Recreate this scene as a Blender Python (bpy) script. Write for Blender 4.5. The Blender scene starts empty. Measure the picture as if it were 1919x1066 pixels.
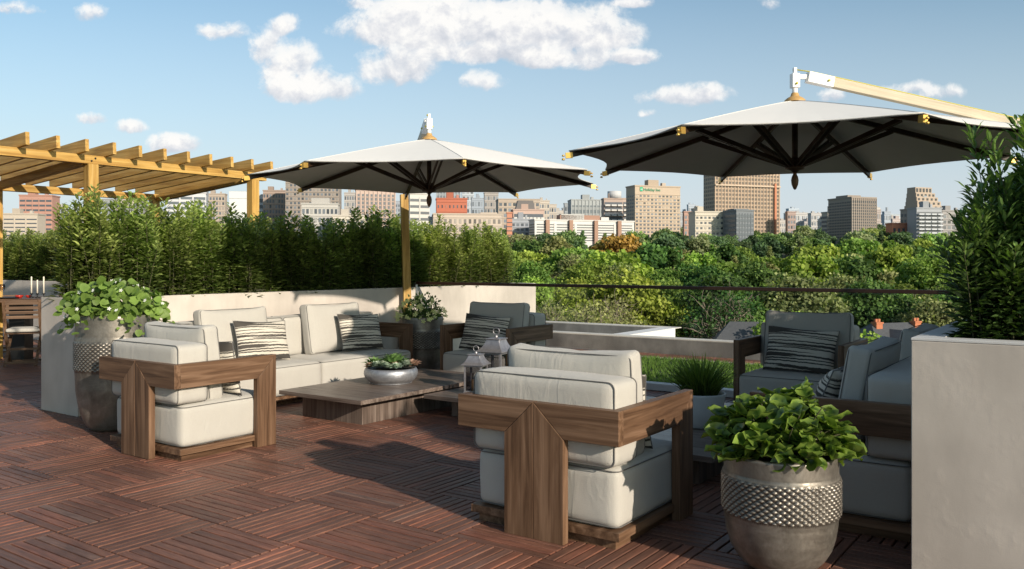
import bpy, bmesh, math, random
import numpy as np
from mathutils import Vector, Matrix, noise as mnoise
PI = math.pi
random.seed(7); RNG = np.random.default_rng(11)
scene = bpy.context.scene
COL = scene.collection
YAW = 0.6168; CAMZ = 1.4; FPX = 1584.5
# ------------------------------------------------------------------ bearings
RV = Vector((math.cos(YAW), math.sin(YAW), 0)); DV = Vector((-math.sin(YAW), math.cos(YAW), 0))
def bear(t, dist, z=0.0):
    """point at lateral tangent t, at depth dist from the terrace's viewpoint"""
    p = RV*(t*dist) + DV*dist
    return Vector((p.x, p.y, z))
def T(px): return (px-959.5)/FPX
def ZPY(py, dist): return CAMZ + (493.7-py)*dist/FPX

# ------------------------------------------------------------------ tagging
def tag(o, label=None, cat=None, group=None, kind=None):
    if label: o['label'] = label
    if cat: o['category'] = cat
    if group: o['group'] = group
    if kind: o['kind'] = kind
    return o
def thing(name, label, cat, loc=(0,0,0), rz=0, group=None):
    o = bpy.data.objects.new(name, None); COL.objects.link(o)
    o.empty_display_size = 0.1
    o.location = loc; o.rotation_euler = (0,0,rz)
    return tag(o, label, cat, group)
KIDS = {}
def setparent(o, p):
    if p is not None:
        o.parent = p; KIDS.setdefault(p.name, []).append(o)
def dup(o, parent=None, loc=None, rz=None, label=None, group=None, scale=None):
    c = o.copy(); COL.objects.link(c)
    setparent(c, parent)
    if loc is not None: c.location = loc
    if rz is not None: c.rotation_euler = (0,0,rz)
    if scale is not None: c.scale = scale if hasattr(scale,'__len__') else (scale,)*3
    if label: c['label'] = label
    if group: c['group'] = group
    for k in list(KIDS.get(o.name, [])): dup(k, c)
    return c

# ------------------------------------------------------------------ mesh helpers
def link(name, me, mat=None, parent=None, loc=None, rot=None):
    o = bpy.data.objects.new(name, me); COL.objects.link(o)
    if mat is not None:
        for m in (mat if isinstance(mat,(list,tuple)) else [mat]): me.materials.append(m)
    setparent(o, parent)
    if loc is not None: o.location = loc
    if rot is not None: o.rotation_euler = rot
    return o
class MB:
    def __init__(s): s.v=[]; s.f=[]; s.sm=[]; s.mi=[]; s.c=[]
    def add(s, vs, fs, smooth=False, mi=0, col=None):
        n=len(s.v); s.v+= [tuple(v) for v in vs]; s.f += [tuple(i+n for i in f) for f in fs]
        s.sm += [smooth]*len(fs); s.mi += [mi]*len(fs)
        if col is not None: s.c += [col]*len(vs)
        return s
    def box(s, x0,x1,y0,y1,z0,z1, mi=0, col=None):
        vs=[(x0,y0,z0),(x1,y0,z0),(x1,y1,z0),(x0,y1,z0),(x0,y0,z1),(x1,y0,z1),(x1,y1,z1),(x0,y1,z1)]
        return s.add(vs,[(0,3,2,1),(4,5,6,7),(0,1,5,4),(1,2,6,5),(2,3,7,6),(3,0,4,7)],mi=mi,col=col)
    def prism(s, poly, axis, a, b, mi=0):
        n=len(poly)
        def P(p,t):
            return (t,p[0],p[1]) if axis=='x' else (p[0],t,p[1]) if axis=='y' else (p[0],p[1],t)
        vs=[P(p,a) for p in poly]+[P(p,b) for p in poly]
        fs=[tuple(range(n)), tuple(range(2*n-1,n-1,-1))]+[(i,i+n,(i+1)%n+n,(i+1)%n) for i in range(n)]
        return s.add(vs,fs,mi=mi)
    def lathe(s, prof, n=48, smooth=True, c=(0,0,0), mi=0):
        vs=[];fs=[]
        for r,z in prof:
            for k in range(n):
                a=2*PI*k/n; vs.append((c[0]+r*math.cos(a),c[1]+r*math.sin(a),c[2]+z))
        for j in range(len(prof)-1):
            for k in range(n):
                k2=(k+1)%n; fs.append((j*n+k,j*n+k2,(j+1)*n+k2,(j+1)*n+k))
        return s.add(vs,fs,smooth,mi=mi)
    def tube(s, path, r, n=8, smooth=True, closed=False, mi=0, cap=True):
        pts=[Vector(p) for p in path]; rs = r if hasattr(r,'__len__') else [r]*len(pts)
        L=len(pts); vs=[]; fs=[]; prev=None
        for i,p in enumerate(pts):
            if closed: d=(pts[(i+1)%L]-pts[i-1])
            else: d=(pts[min(i+1,L-1)]-pts[max(i-1,0)])
            d.normalize()
            if prev is None:
                up=Vector((0,0,1)) if abs(d.z)<.9 else Vector((1,0,0))
                u=d.cross(up).normalized()
            else:
                u=(prev-d*prev.dot(d)).normalized()
            prev=u; w=d.cross(u)
            for k in range(n):
                a=2*PI*k/n; vs.append(p+(u*math.cos(a)+w*math.sin(a))*rs[i])
        for i in range(L if closed else L-1):
            i2=(i+1)%L
            for k in range(n):
                k2=(k+1)%n; fs.append((i*n+k,i*n+k2,i2*n+k2,i2*n+k))
        if cap and not closed:
            fs.append(tuple(range(n-1,-1,-1))); fs.append(tuple((L-1)*n+k for k in range(n)))
        return s.add(vs,fs,smooth,mi=mi)
    def beam(s, a, b, w, h, up=(0,0,1), mi=0):
        a=Vector(a);b=Vector(b);d=(b-a).normalized();u=d.cross(Vector(up)).normalized();v=u.cross(d)
        vs=[]
        for p in (a,b):
            for (i,j) in ((-1,-1),(1,-1),(1,1),(-1,1)): vs.append(p+u*(i*w/2)+v*(j*h/2))
        return s.add(vs,[(0,1,2,3),(7,6,5,4),(0,4,5,1),(1,5,6,2),(2,6,7,3),(3,7,4,0)],mi=mi)
    def build(s, name, mat=None, parent=None, loc=None, rot=None, bevel=0, seg=2, fixn=True):
        me=bpy.data.meshes.new(name); me.from_pydata(s.v,[],s.f); 
        me.polygons.foreach_set('use_smooth',s.sm)
        me.polygons.foreach_set('material_index',s.mi)
        if s.c and len(s.c)==len(s.v):
            at=me.color_attributes.new('tint','FLOAT_COLOR','POINT')
            at.data.foreach_set('color',[x for c in s.c for x in (c[0],c[1],c[2],1.0)])
        if fixn:
            bm=bmesh.new(); bm.from_mesh(me); bmesh.ops.recalc_face_normals(bm,faces=bm.faces); bm.to_mesh(me); bm.free()
        me.update()
        o=link(name,me,mat,parent,loc,rot)
        if bevel:
            m=o.modifiers.new('bev','BEVEL'); m.width=bevel; m.segments=seg; m.limit_method='ANGLE'; m.harden_normals=False
        return o
def fastmesh(name, V, F, C=None, smooth=False):
    """V (n,3) F (m,k) numpy"""
    me=bpy.data.meshes.new(name); V=np.asarray(V,dtype=np.float32); F=np.asarray(F,dtype=np.int32)
    k=F.shape[1]; me.vertices.add(len(V)); me.vertices.foreach_set('co',V.ravel())
    me.loops.add(F.size); me.loops.foreach_set('vertex_index',F.ravel())
    me.polygons.add(len(F)); me.polygons.foreach_set('loop_start',np.arange(0,F.size,k,dtype=np.int32))
    me.polygons.foreach_set('loop_total',np.full(len(F),k,dtype=np.int32))
    me.polygons.foreach_set('use_smooth',np.full(len(F),smooth))
    me.update(calc_edges=True)
    if C is not None:
        at=me.color_attributes.new('tint','FLOAT_COLOR','POINT')
        C=np.asarray(C,dtype=np.float32)
        if C.shape[1]==3: C=np.hstack([C,np.ones((len(C),1),np.float32)])
        at.data.foreach_set('color',C.ravel())
    return me
LANCE=(np.array([(0,0,0),(.34,0,-.035),(.72,0,-.02),(1,0,-.12),(.3,.17,.03),(.66,.14,.04),(.3,-.17,.03),(.66,-.14,.04)]),
       np.array([(0,1,4),(1,2,5),(1,5,4),(2,3,5),(0,6,1),(1,6,7),(1,7,2),(2,7,3)]), np.array([.8,1,1,1,.75,.8,.75,.8]))
_a=np.linspace(0,2*PI,9)[:-1]
def _round(cup):
    v=[(.5,0,-cup)]; 
    for q in _a: v.append((.5-.5*math.cos(q)*(1.0),.46*math.sin(q)*(1+.18*math.cos(q)), cup*(.25+.25*math.cos(2*q))))
    v[1]=(.06,0,0); 
    v[5]=(1.06,0,-cup*.6)
    return np.array(v), np.array([(0,1+i,1+(i+1)%8) for i in range(8)]), np.array([.45]+[1.15]*8)
ROUND=_round(.1)
QUAD=(np.array([(0,-.5,0),(1,-.4,.0),(1,.5,.12),(0,.4,.12)]),np.array([(0,1,2),(0,2,3)]),np.ones(4))
BLADE=(np.array([(0,-.5,0),(0,.5,0),(.5,.38,.0),(.5,-.38,0),(1,0,0)]),np.array([(0,3,2),(0,2,1),(3,4,2)]),np.array([.55,.55,.9,.9,1.2]))
def leaves(tpl, pos, axis, nrm, size, col, width=1.0):
    """instantiate template per leaf. pos,axis,nrm (n,3); size (n,); col (n,3)"""
    tv,tf,ts=tpl; n=len(pos)
    ax=axis/np.linalg.norm(axis,axis=1,keepdims=True)
    bi=np.cross(nrm,ax); bi/= (np.linalg.norm(bi,axis=1,keepdims=True)+1e-9)
    nn=np.cross(ax,bi)
    S=size[:,None,None]
    V=pos[:,None,:]+S*(tv[None,:,0:1]*ax[:,None,:]+tv[None,:,1:2]*bi[:,None,:]*width+tv[None,:,2:3]*nn[:,None,:])
    F=tf[None]+ (np.arange(n)*len(tv))[:,None,None]
    C=col[:,None,:]*ts[None,:,None]
    return V.reshape(-1,3),F.reshape(-1,3),np.broadcast_to(C,V.shape).reshape(-1,3)
def merge(parts):
    V=[];F=[];C=[];o=0
    for v,f,c in parts:
        V.append(v);F.append(f+o);C.append(c);o+=len(v)
    return np.vstack(V),np.vstack(F),np.vstack(C)
def rnd_dirs(n, rng=None):
    r=(rng or RNG).normal(size=(n,3)); return r/np.linalg.norm(r,axis=1,keepdims=True)

# ------------------------------------------------------------------ materials
MATS={}
def newmat(name):
    m=bpy.data.materials.new(name); m.use_nodes=True; nt=m.node_tree; nt.nodes.clear()
    out=nt.nodes.new('ShaderNodeOutputMaterial'); return m,nt,out
def N(nt,typ,**k):
    n=nt.nodes.new(typ)
    for a,b in k.items():
        if a=='inp':
            for kk,vv in b.items():
                if hasattr(vv,'node') or isinstance(vv,bpy.types.NodeSocket): nt.links.new(vv,n.inputs[kk])
                else: n.inputs[kk].default_value=vv
        else: setattr(n,a,b)
    return n
def ramp(nt, fac, stops, interp='LINEAR'):
    r=nt.nodes.new('ShaderNodeValToRGB'); nt.links.new(fac,r.inputs[0]); r.color_ramp.interpolation=interp
    e=r.color_ramp.elements
    while len(e)<len(stops): e.new(0.5)
    for i,(p,c) in enumerate(stops):
        e[i].position=p; e[i].color=(c[0],c[1],c[2],1) if hasattr(c,'__len__') else (c,c,c,1)
    return r.outputs[0]
def coords(nt, scale=(1,1,1), kind='Object', rot=(0,0,0)):
    tc=nt.nodes.new('ShaderNodeTexCoord'); mp=nt.nodes.new('ShaderNodeMapping'); nt.links.new(tc.outputs[kind],mp.inputs[0])
    mp.inputs['Scale'].default_value=scale; mp.inputs['Rotation'].default_value=rot; return mp.outputs[0]
def noise(nt, vec, scale=5, detail=4, rough=.55, dist=0):
    n=nt.nodes.new('ShaderNodeTexNoise'); 
    if vec is not None: nt.links.new(vec,n.inputs['Vector'])
    n.inputs['Scale'].default_value=scale; n.inputs['Detail'].default_value=detail; n.inputs['Roughness'].default_value=rough; n.inputs['Distortion'].default_value=dist
    return n.outputs['Fac']
def mix(nt, f, a, b, blend='MIX'):
    m=nt.nodes.new('ShaderNodeMix'); m.data_type='RGBA'; m.blend_type=blend
    for s,v in ((m.inputs[0],f),(m.inputs[6],a),(m.inputs[7],b)):
        if isinstance(v,bpy.types.NodeSocket): nt.links.new(v,s)
        elif hasattr(v,'__len__'): s.default_value=(v[0],v[1],v[2],1)
        else: s.default_value=v
    return m.outputs[2]
def math_(nt, op, a, b=0, c=0):
    m=nt.nodes.new('ShaderNodeMath'); m.operation=op
    for i,v in enumerate((a,b,c)):
        if i>=len(m.inputs): break
        if isinstance(v,bpy.types.NodeSocket): nt.links.new(v,m.inputs[i])
        else: m.inputs[i].default_value=v
    return m.outputs[0]
def bump(nt, h, strength=.3, dist=.01, nrm=None):
    b=nt.nodes.new('ShaderNodeBump'); nt.links.new(h,b.inputs['Height']); b.inputs['Strength'].default_value=strength; b.inputs['Distance'].default_value=dist
    if nrm is not None: nt.links.new(nrm,b.inputs['Normal'])
    return b.outputs[0]
def princ(nt,out,col,rough=.6,metal=0,nrm=None,spec=.5,**k):
    p=nt.nodes.new('ShaderNodeBsdfPrincipled')
    for s,v in ((p.inputs['Base Color'],col),(p.inputs['Roughness'],rough),(p.inputs['Metallic'],metal),(p.inputs['Specular IOR Level'],spec)):
        if isinstance(v,bpy.types.NodeSocket): nt.links.new(v,s)
        elif hasattr(v,'__len__'): s.default_value=(v[0],v[1],v[2],1)
        else: s.default_value=v
    if nrm is not None: nt.links.new(nrm,p.inputs['Normal'])
    nt.links.new(p.outputs[0],out.inputs[0]); return p
def simple(name,col,rough=.6,metal=0,var=.12,scale=8,bmp=0,spec=.5):
    m,nt,out=newmat(name); v=coords(nt); n=noise(nt,v,scale,4)
    c=mix(nt,n,[x*(1-var) for x in col],[min(1,x*(1+var)) for x in col])
    nr=bump(nt,noise(nt,v,scale*12,3),bmp,.003) if bmp else None
    princ(nt,out,c,rough,metal,nr,spec); return m
def wood(name, axis, c1, c2, c3, rough=.5, scale=1.0, bmp=.25, obj_random=True):
    """grain runs along axis"""
    m,nt,out=newmat(name)
    sc={'x':(1.1,22,22),'y':(22,1.1,22),'z':(22,22,1.1)}[axis]
    tc=nt.nodes.new('ShaderNodeTexCoord'); oi=nt.nodes.new('ShaderNodeObjectInfo')
    add=nt.nodes.new('ShaderNodeVectorMath'); add.operation='ADD'; nt.links.new(tc.outputs['Object'],add.inputs[0])
    ms=nt.nodes.new('ShaderNodeVectorMath'); ms.operation='SCALE'; ms.inputs[0].default_value=(3.1,5.7,7.3); nt.links.new(oi.outputs['Random'],ms.inputs['Scale']); nt.links.new(ms.outputs[0],add.inputs[1])
    mp=nt.nodes.new('ShaderNodeMapping'); nt.links.new(add.outputs[0],mp.inputs[0]); mp.inputs['Scale'].default_value=[q*scale for q in sc]
    n1=noise(nt,mp.outputs[0],1.0,5,.6,.6)
    mp2=nt.nodes.new('ShaderNodeMapping'); nt.links.new(add.outputs[0],mp2.inputs[0]); mp2.inputs['Scale'].default_value=[q*scale*3.2 if q>5 else q*scale*1.4 for q in sc]
    n2=noise(nt,mp2.outputs[0],1.0,4,.7,.2)
    c=ramp(nt,n1,[(.36,c1),(.5,c2),(.64,c3)])
    c=mix(nt,math_(nt,'MULTIPLY',n2,.75),c,[q*.35 for q in c1],'MIX')
    big=noise(nt,add.outputs[0],2.2,2)
    c=mix(nt,.6,c,mix(nt,big,[.3]*3,[.78]*3),'OVERLAY')
    nr=bump(nt,n2,bmp,.003)
    princ(nt,out,c,rough,0,nr,.35); return m
W1=(.10,.052,.028);W2=(.205,.115,.066);W3=(.33,.20,.125)
M={}
for ax in 'xyz': M['wood_'+ax]=wood('walnut_'+ax,ax,W1,W2,W3)
for ax in 'xyz': M['tim_'+ax]=wood('larch_'+ax,ax,(.46,.25,.06),(.68,.415,.11),(.80,.53,.185),rough=.55,bmp=.15)
for ax in 'xyz': M['grey_'+ax]=wood('weathered_'+ax,ax,(.12,.09,.075),(.23,.175,.145),(.34,.275,.235),rough=.33,scale=1.0,bmp=.35)
for ax in 'xyz': M['din_'+ax]=wood('dining_'+ax,ax,(.10,.055,.03),(.2,.12,.075),(.3,.19,.12),rough=.45)
def m_deck():
    m,nt,out=newmat('deck_wood'); at=N(nt,'ShaderNodeVertexColor',layer_name='tint')
    sep=nt.nodes.new('ShaderNodeSeparateColor'); nt.links.new(at.outputs[0],sep.inputs[0])
    tc=nt.nodes.new('ShaderNodeTexCoord')
    # red channel: random shade; green: 1 if grain along Y ; blue random offset
    off=nt.nodes.new('ShaderNodeCombineXYZ'); nt.links.new(math_(nt,'MULTIPLY',sep.outputs[2],37.),off.inputs[2])
    ad=nt.nodes.new('ShaderNodeVectorMath'); ad.operation='ADD'; nt.links.new(tc.outputs['Object'],ad.inputs[0]); nt.links.new(off.outputs[0],ad.inputs[1])
    def g(sc,s,d,r,di):
        mp=nt.nodes.new('ShaderNodeMapping'); nt.links.new(ad.outputs[0],mp.inputs[0]); mp.inputs['Scale'].default_value=sc
        return noise(nt,mp.outputs[0],s,d,r,di)
    def both(a,b):
        mm=nt.nodes.new('ShaderNodeMix'); nt.links.new(sep.outputs[1],mm.inputs[0]); nt.links.new(a,mm.inputs[2]); nt.links.new(b,mm.inputs[3]); return mm.outputs[0]
    n1=both(g((2.5,28,1),1,5,.65,1.2),g((28,2.5,1),1,5,.65,1.2))
    n2=both(g((9,150,1),1,3,.7,0),g((150,9,1),1,3,.7,0))
    base=ramp(nt,sep.outputs[0],[(0,(.21,.102,.072)),(.35,(.275,.134,.092)),(.7,(.325,.148,.098)),(.9,(.38,.155,.10)),(1,(.29,.175,.135))])
    c=mix(nt,ramp(nt,n1,[(.30,0),(.62,1)]),mix(nt,1.0,base,(.52,.50,.52),'MULTIPLY'),base)
    c=mix(nt,ramp(nt,n2,[(.35,.45),(.6,0)]),c,(.075,.045,.036))
    wet=noise(nt,tc.outputs['Object'],1.3,4,.6)
    big=ramp(nt,wet,[(.3,.65),(.7,1.15)])
    c=mix(nt,1.0,c,big,'MULTIPLY')
    ro=ramp(nt,wet,[(.35,.38),(.65,.55)])
    h=math_(nt,'ADD',math_(nt,'MULTIPLY',n1,.6),math_(nt,'MULTIPLY',n2,.5))
    princ(nt,out,c,ro,0,bump(nt,h,.55,.004),.4); return m
M['deck']=m_deck()
def m_fabric():
    m,nt,out=newmat('linen'); tc=nt.nodes.new('ShaderNodeTexCoord'); v=tc.outputs['Object']
    def wv(dirn):
        w=nt.nodes.new('ShaderNodeTexWave'); w.bands_direction=dirn; nt.links.new(v,w.inputs[0]); w.inputs['Scale'].default_value=95; w.inputs['Distortion'].default_value=2.5; w.inputs['Detail'].default_value=2; w.inputs['Detail Scale'].default_value=3; return w.outputs['Fac']
    a=math_(nt,'ADD',wv('X'),wv('Z')); a=math_(nt,'ADD',a,wv('Y'))
    n=noise(nt,v,5,4); fine=noise(nt,v,170,2,.7)
    c=mix(nt,n,(.50,.48,.44),(.57,.55,.505)); c=mix(nt,math_(nt,'MULTIPLY',fine,.35),c,(.34,.32,.29))
    # long soft creases, running mostly up and down
    mp=nt.nodes.new('ShaderNodeMapping'); nt.links.new(v,mp.inputs[0]); mp.inputs['Scale'].default_value=(9,9,2.6); mp.inputs['Rotation'].default_value=(.18,.12,.4)
    cr=noise(nt,mp.outputs[0],1.0,3,.45,1.1)
    oi=nt.nodes.new('ShaderNodeObjectInfo')
    b1=bump(nt,ramp(nt,cr,[(.40,0),(.5,1),(.60,.55)]),.22,.005)
    b2=bump(nt,a,.22,.002,b1); b3=bump(nt,fine,.2,.002,b2)
    p=princ(nt,out,c,.85,0,b3,.2); p.inputs['Sheen Weight'].default_value=.15; return m
M['fabric']=m_fabric()
M['piping']=simple('piping',(.15,.145,.14),.8)
def m_stripe():
    m,nt,out=newmat('striped_linen'); tc=nt.nodes.new('ShaderNodeTexCoord'); v=tc.outputs['Object']
    oi=nt.nodes.new('ShaderNodeObjectInfo')
    sx=nt.nodes.new('ShaderNodeSeparateXYZ'); nt.links.new(v,sx.inputs[0])
    mp=nt.nodes.new('ShaderNodeMapping'); nt.links.new(v,mp.inputs[0]); mp.inputs['Scale'].default_value=(16,1,9)
    w=noise(nt,mp.outputs[0],1,4,.75)
    cz=nt.nodes.new('ShaderNodeCombineXYZ')
    z=math_(nt,'ADD',math_(nt,'MULTIPLY',sx.outputs[2],1.0),math_(nt,'MULTIPLY',math_(nt,'SUBTRACT',w,.5),.020))
    # long variation across width
    xs=math_(nt,'MULTIPLY',sx.outputs[0],.75)
    nt.links.new(math_(nt,'MULTIPLY',z,40.),cz.inputs[2]); nt.links.new(xs,cz.inputs[0]); 
    nt.links.new(math_(nt,'MULTIPLY',oi.outputs['Random'],0.0),cz.inputs[1])
    n=noise(nt,cz.outputs[0],1.0,1.0,.5)
    f=ramp(nt,n,[(.0,0),(.485,0),(.505,1)])
    fine=noise(nt,v,170,2,.7)
    c=mix(nt,f,(.085,.078,.07),(.70,.655,.57))
    c=mix(nt,math_(nt,'MULTIPLY',fine,.3),c,mix(nt,1.0,c,(.55,.55,.55),'MULTIPLY'))
    princ(nt,out,c,.85,0,bump(nt,fine,.3,.003),.2); return m
M['stripe']=m_stripe()
def m_plaster(name,c1,c2,bs=.5):
    m,nt,out=newmat(name); v=coords(nt)
    n=noise(nt,v,2.1,6,.6,.3); sm=noise(nt,v,30,5,.7)
    mp=nt.nodes.new('ShaderNodeMapping'); nt.links.new(v,mp.inputs[0]); mp.inputs['Scale'].default_value=(9,9,2.2)
    st=noise(nt,mp.outputs[0],1,4,.6)
    c=mix(nt,ramp(nt,n,[(.3,0),(.7,1)]),c1,c2)
    c=mix(nt,ramp(nt,st,[(.45,0),(.75,.30)]),c,[q*.78 for q in c1])
    patch=ramp(nt,noise(nt,v,4.5,3,.6),[(.5,0),(.62,1)])
    fn=noise(nt,v,160,3,.6)
    h=math_(nt,'MULTIPLY',sm,math_(nt,'ADD',math_(nt,'MULTIPLY',patch,.55),.08))
    h=math_(nt,'ADD',h,math_(nt,'MULTIPLY',n,.45)); h=math_(nt,'ADD',h,math_(nt,'MULTIPLY',fn,.12))
    tone=ramp(nt,noise(nt,v,1.1,3,.5),[(.35,.84),(.65,1.08)]); c=mix(nt,1.0,c,tone,'MULTIPLY')
    princ(nt,out,c,.8,0,bump(nt,h,bs,.006),.25); return m
M['plaster']=m_plaster('plaster',(.55,.50,.45),(.64,.585,.53),.4)
M['cap']=simple('painted_coping',(.62,.62,.62),.6,var=.08)
M['concrete']=m_plaster('concrete',(.16,.155,.15),(.30,.29,.275),.4)
M['lightconc']=m_plaster('light_concrete',(.58,.55,.50),(.70,.67,.62),.2)
M['whitewall']=simple('white_wall',(.75,.75,.75),.7,var=.03)
def m_pot(name,c1,c2,c3,metal=.55,rough=.38,sc=3):
    m,nt,out=newmat(name); v=coords(nt)
    n=noise(nt,v,sc*2,6,.7,.5); mp=nt.nodes.new('ShaderNodeMapping'); nt.links.new(v,mp.inputs[0]); mp.inputs['Scale'].default_value=(40,40,6)
    st=noise(nt,mp.outputs[0],1,4,.7); f=noise(nt,v,60,4,.7)
    c=ramp(nt,n,[(.3,c1),(.5,c2),(.7,c3)]); c=mix(nt,math_(nt,'MULTIPLY',st,.55),c,[q*.6 for q in c1])
    # darker in the hollows, paler on raised edges
    geo=nt.nodes.new('ShaderNodeNewGeometry'); pt=ramp(nt,geo.outputs['Pointiness'],[(.44,.25),(.52,1.1)])
    c=mix(nt,1.0,c,pt,'MULTIPLY')
    r=ramp(nt,f,[(.3,rough-.08),(.7,rough+.2)])
    princ(nt,out,c,r,metal,bump(nt,f,.15,.002),.5); return m
M['pot']=m_pot('glazed_pot',(.17,.15,.13),(.31,.285,.25),(.46,.43,.39),.65,.38)
M['bowl']=m_pot('zinc_bowl',(.30,.31,.34),(.48,.50,.54),(.66,.68,.70),.75,.42,6)
M['zinc']=simple('lantern_zinc',(.40,.385,.40),.42,.7,var=.4,scale=30)
M['soil']=simple('soil',(.03,.022,.015),.95,var=.4,scale=40,bmp=.6)
M['canopy']=None
def m_canopy():
    m,nt,out=newmat('canopy_cloth'); v=coords(nt); n=noise(nt,v,3,3)
    c=mix(nt,n,(.84,.83,.81),(.88,.87,.85))
    d=nt.nodes.new('ShaderNodeBsdfDiffuse'); nt.links.new(c,d.inputs[0]); t=nt.nodes.new('ShaderNodeBsdfTranslucent'); t.inputs[0].default_value=(.3,.3,.3,1)
    mx=nt.nodes.new('ShaderNodeMixShader'); mx.inputs[0].default_value=.06
    nr=bump(nt,noise(nt,v,250,2),.2,.002); nt.links.new(nr,d.inputs['Normal'])
    nt.links.new(d.outputs[0],mx.inputs[1]); nt.links.new(t.outputs[0],mx.inputs[2]); nt.links.new(mx.outputs[0],out.inputs[0]); return m
M['canopy']=m_canopy()
M['canopyhem']=simple('canopy_seam',(.66,.65,.63),.9,var=.05)
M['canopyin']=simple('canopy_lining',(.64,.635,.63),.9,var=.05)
M['ribwood']=wood('dark_rib','x',(.035,.018,.010),(.06,.032,.018),(.09,.05,.03),rough=.4)
M['gold']=simple('brass',(.75,.47,.12),.35,.6,var=.1)
M['yellow']=simple('yellow_rope',(.55,.50,.08),.6,var=.15,scale=60)
M['white']=simple('white_paint',(.80,.80,.80),.45,var=.03)
M['beech']=wood('beech','x',(.56,.47,.33),(.64,.55,.40),(.70,.62,.47),rough=.5,bmp=.05)
M['rail']=simple('rail_bronze',(.055,.028,.02),.4,.3)
M['steel']=simple('steel',(.5,.5,.5),.3,.9)
M['black']=simple('black_metal',(.02,.02,.02),.5,.3)
M['red']=simple('red_glaze',(.42,.03,.02),.3)
M['wax']=simple('wax',(.80,.74,.62),.6,var=.04)
M['waxo']=simple('amber_wax',(.72,.42,.20),.6,var=.1)
def m_glass(name,col=(1,1,1),mixf=.10,rough=.0):
    m,nt,out=newmat(name); t=nt.nodes.new('ShaderNodeBsdfTransparent'); t.inputs[0].default_value=(*col,1)
    g=nt.nodes.new('ShaderNodeBsdfGlossy'); g.inputs['Roughness'].default_value=rough; g.inputs[0].default_value=(.9,.95,1,1)
    fr=nt.nodes.new('ShaderNodeFresnel'); fr.inputs[0].default_value=1.45
    mx=nt.nodes.new('ShaderNodeMixShader'); nt.links.new(math_(nt,'MULTIPLY',fr.outputs[0],mixf),mx.inputs[0]); nt.links.new(t.outputs[0],mx.inputs[1]); nt.links.new(g.outputs[0],mx.inputs[2]); nt.links.new(mx.outputs[0],out.inputs[0]); return m
M['glass']=m_glass('rail_glass',(.975,.985,.98),.6)
M['lglass']=m_glass('lantern_glass',(.50,.50,.52),.5,.05)
def m_leaf(name,c1,c2,trans=.3,rough=.45,spec=.35,obj_var=.25,haze=None):
    m,nt,out=newmat(name); at=N(nt,'ShaderNodeVertexColor',layer_name='tint'); oi=nt.nodes.new('ShaderNodeObjectInfo')
    sep=nt.nodes.new('ShaderNodeSeparateColor'); nt.links.new(at.outputs[0],sep.inputs[0])
    c=mix(nt,sep.outputs[0],c1,c2)
    c=mix(nt,1.0,c,at.outputs[0] if False else mix(nt,sep.outputs[1],(0.0,0.0,0.0),(2.0,2.0,2.0)),'MULTIPLY')
    hs=nt.nodes.new('ShaderNodeHueSaturation'); nt.links.new(c,hs.inputs['Color'])
    nt.links.new(math_(nt,'ADD',math_(nt,'MULTIPLY',math_(nt,'SUBTRACT',oi.outputs['Random'],.5),.05*obj_var/.25),.5),hs.inputs['Hue'])
    rr=math_(nt,'FRACT',math_(nt,'MULTIPLY',oi.outputs['Random'],17.3))
    nt.links.new(math_(nt,'ADD',math_(nt,'MULTIPLY',rr,obj_var*2),1-obj_var),hs.inputs['Value'])
    c=hs.outputs[0]
    p=nt.nodes.new('ShaderNodeBsdfPrincipled'); nt.links.new(c,p.inputs['Base Color']); p.inputs['Roughness'].default_value=rough; p.inputs['Specular IOR Level'].default_value=spec
    t=nt.nodes.new('ShaderNodeBsdfTranslucent'); nt.links.new(mix(nt,1.0,c,(1.3,1.5,.6),'MULTIPLY'),t.inputs[0])
    mx=nt.nodes.new('ShaderNodeMixShader'); mx.inputs[0].default_value=trans
    nt.links.new(p.outputs[0],mx.inputs[1]); nt.links.new(t.outputs[0],mx.inputs[2]); nt.links.new(mx.outputs[0],out.inputs[0]); return m
# tint channels: R mixes c1->c2, G brightness/2
M['hedge']=m_leaf('hedge_leaf',(.085,.135,.030),(.42,.48,.15),.32,.32,.5,.12)
M['hedgeR']=m_leaf('dark_leaf',(.035,.075,.024),(.17,.27,.07),.25,.30,.5,.15)
M['vine']=m_leaf('vine_leaf',(.10,.19,.035),(.22,.33,.075),.3,.5,.3)
M['hosta']=m_leaf('variegated_leaf',(.018,.062,.012),(.25,.36,.065),.22,.25,.5,.05)
M['flowerbush']=m_leaf('bush_leaf',(.05,.11,.03),(.14,.22,.06),.25,.4)
M['petal']=simple('pale_petal',(.72,.74,.30),.6,var=.1)
M['wpetal']=simple('white_petal',(.80,.80,.78),.6,var=.05)
M['blade']=m_leaf('grass_blade',(.045,.11,.02),(.15,.26,.045),.25,.45)
M['lawn']=m_leaf('lawn_blade',(.08,.18,.035),(.20,.34,.07),.25,.6,.2)
M['succ1']=m_leaf('succulent_green',(.05,.12,.03),(.18,.30,.10),.1,.4)
M['succ2']=m_leaf('succulent_pale',(.22,.32,.24),(.55,.62,.50),.1,.45)
M['succ3']=m_leaf('succulent_pink',(.30,.17,.12),(.55,.34,.26),.1,.45)
M['bark']=simple('bark',(.10,.075,.05),.9,var=.4,scale=6,bmp=.4)
M['barkpale']=simple('pale_bark',(.26,.22,.17),.9,var=.3,scale=6)
M['stem']=simple('stem',(.055,.055,.022),.8,var=.3)
M['tree_dark']=m_leaf('leaf_dark',(.028,.066,.018),(.10,.17,.04),.25,.6,.2)
M['tree_mid']=m_leaf('leaf_mid',(.065,.125,.022),(.19,.27,.06),.3,.6,.2)
M['tree_yel']=m_leaf('leaf_yellow_green',(.12,.18,.025),(.28,.35,.07),.3,.6,.2)
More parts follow.
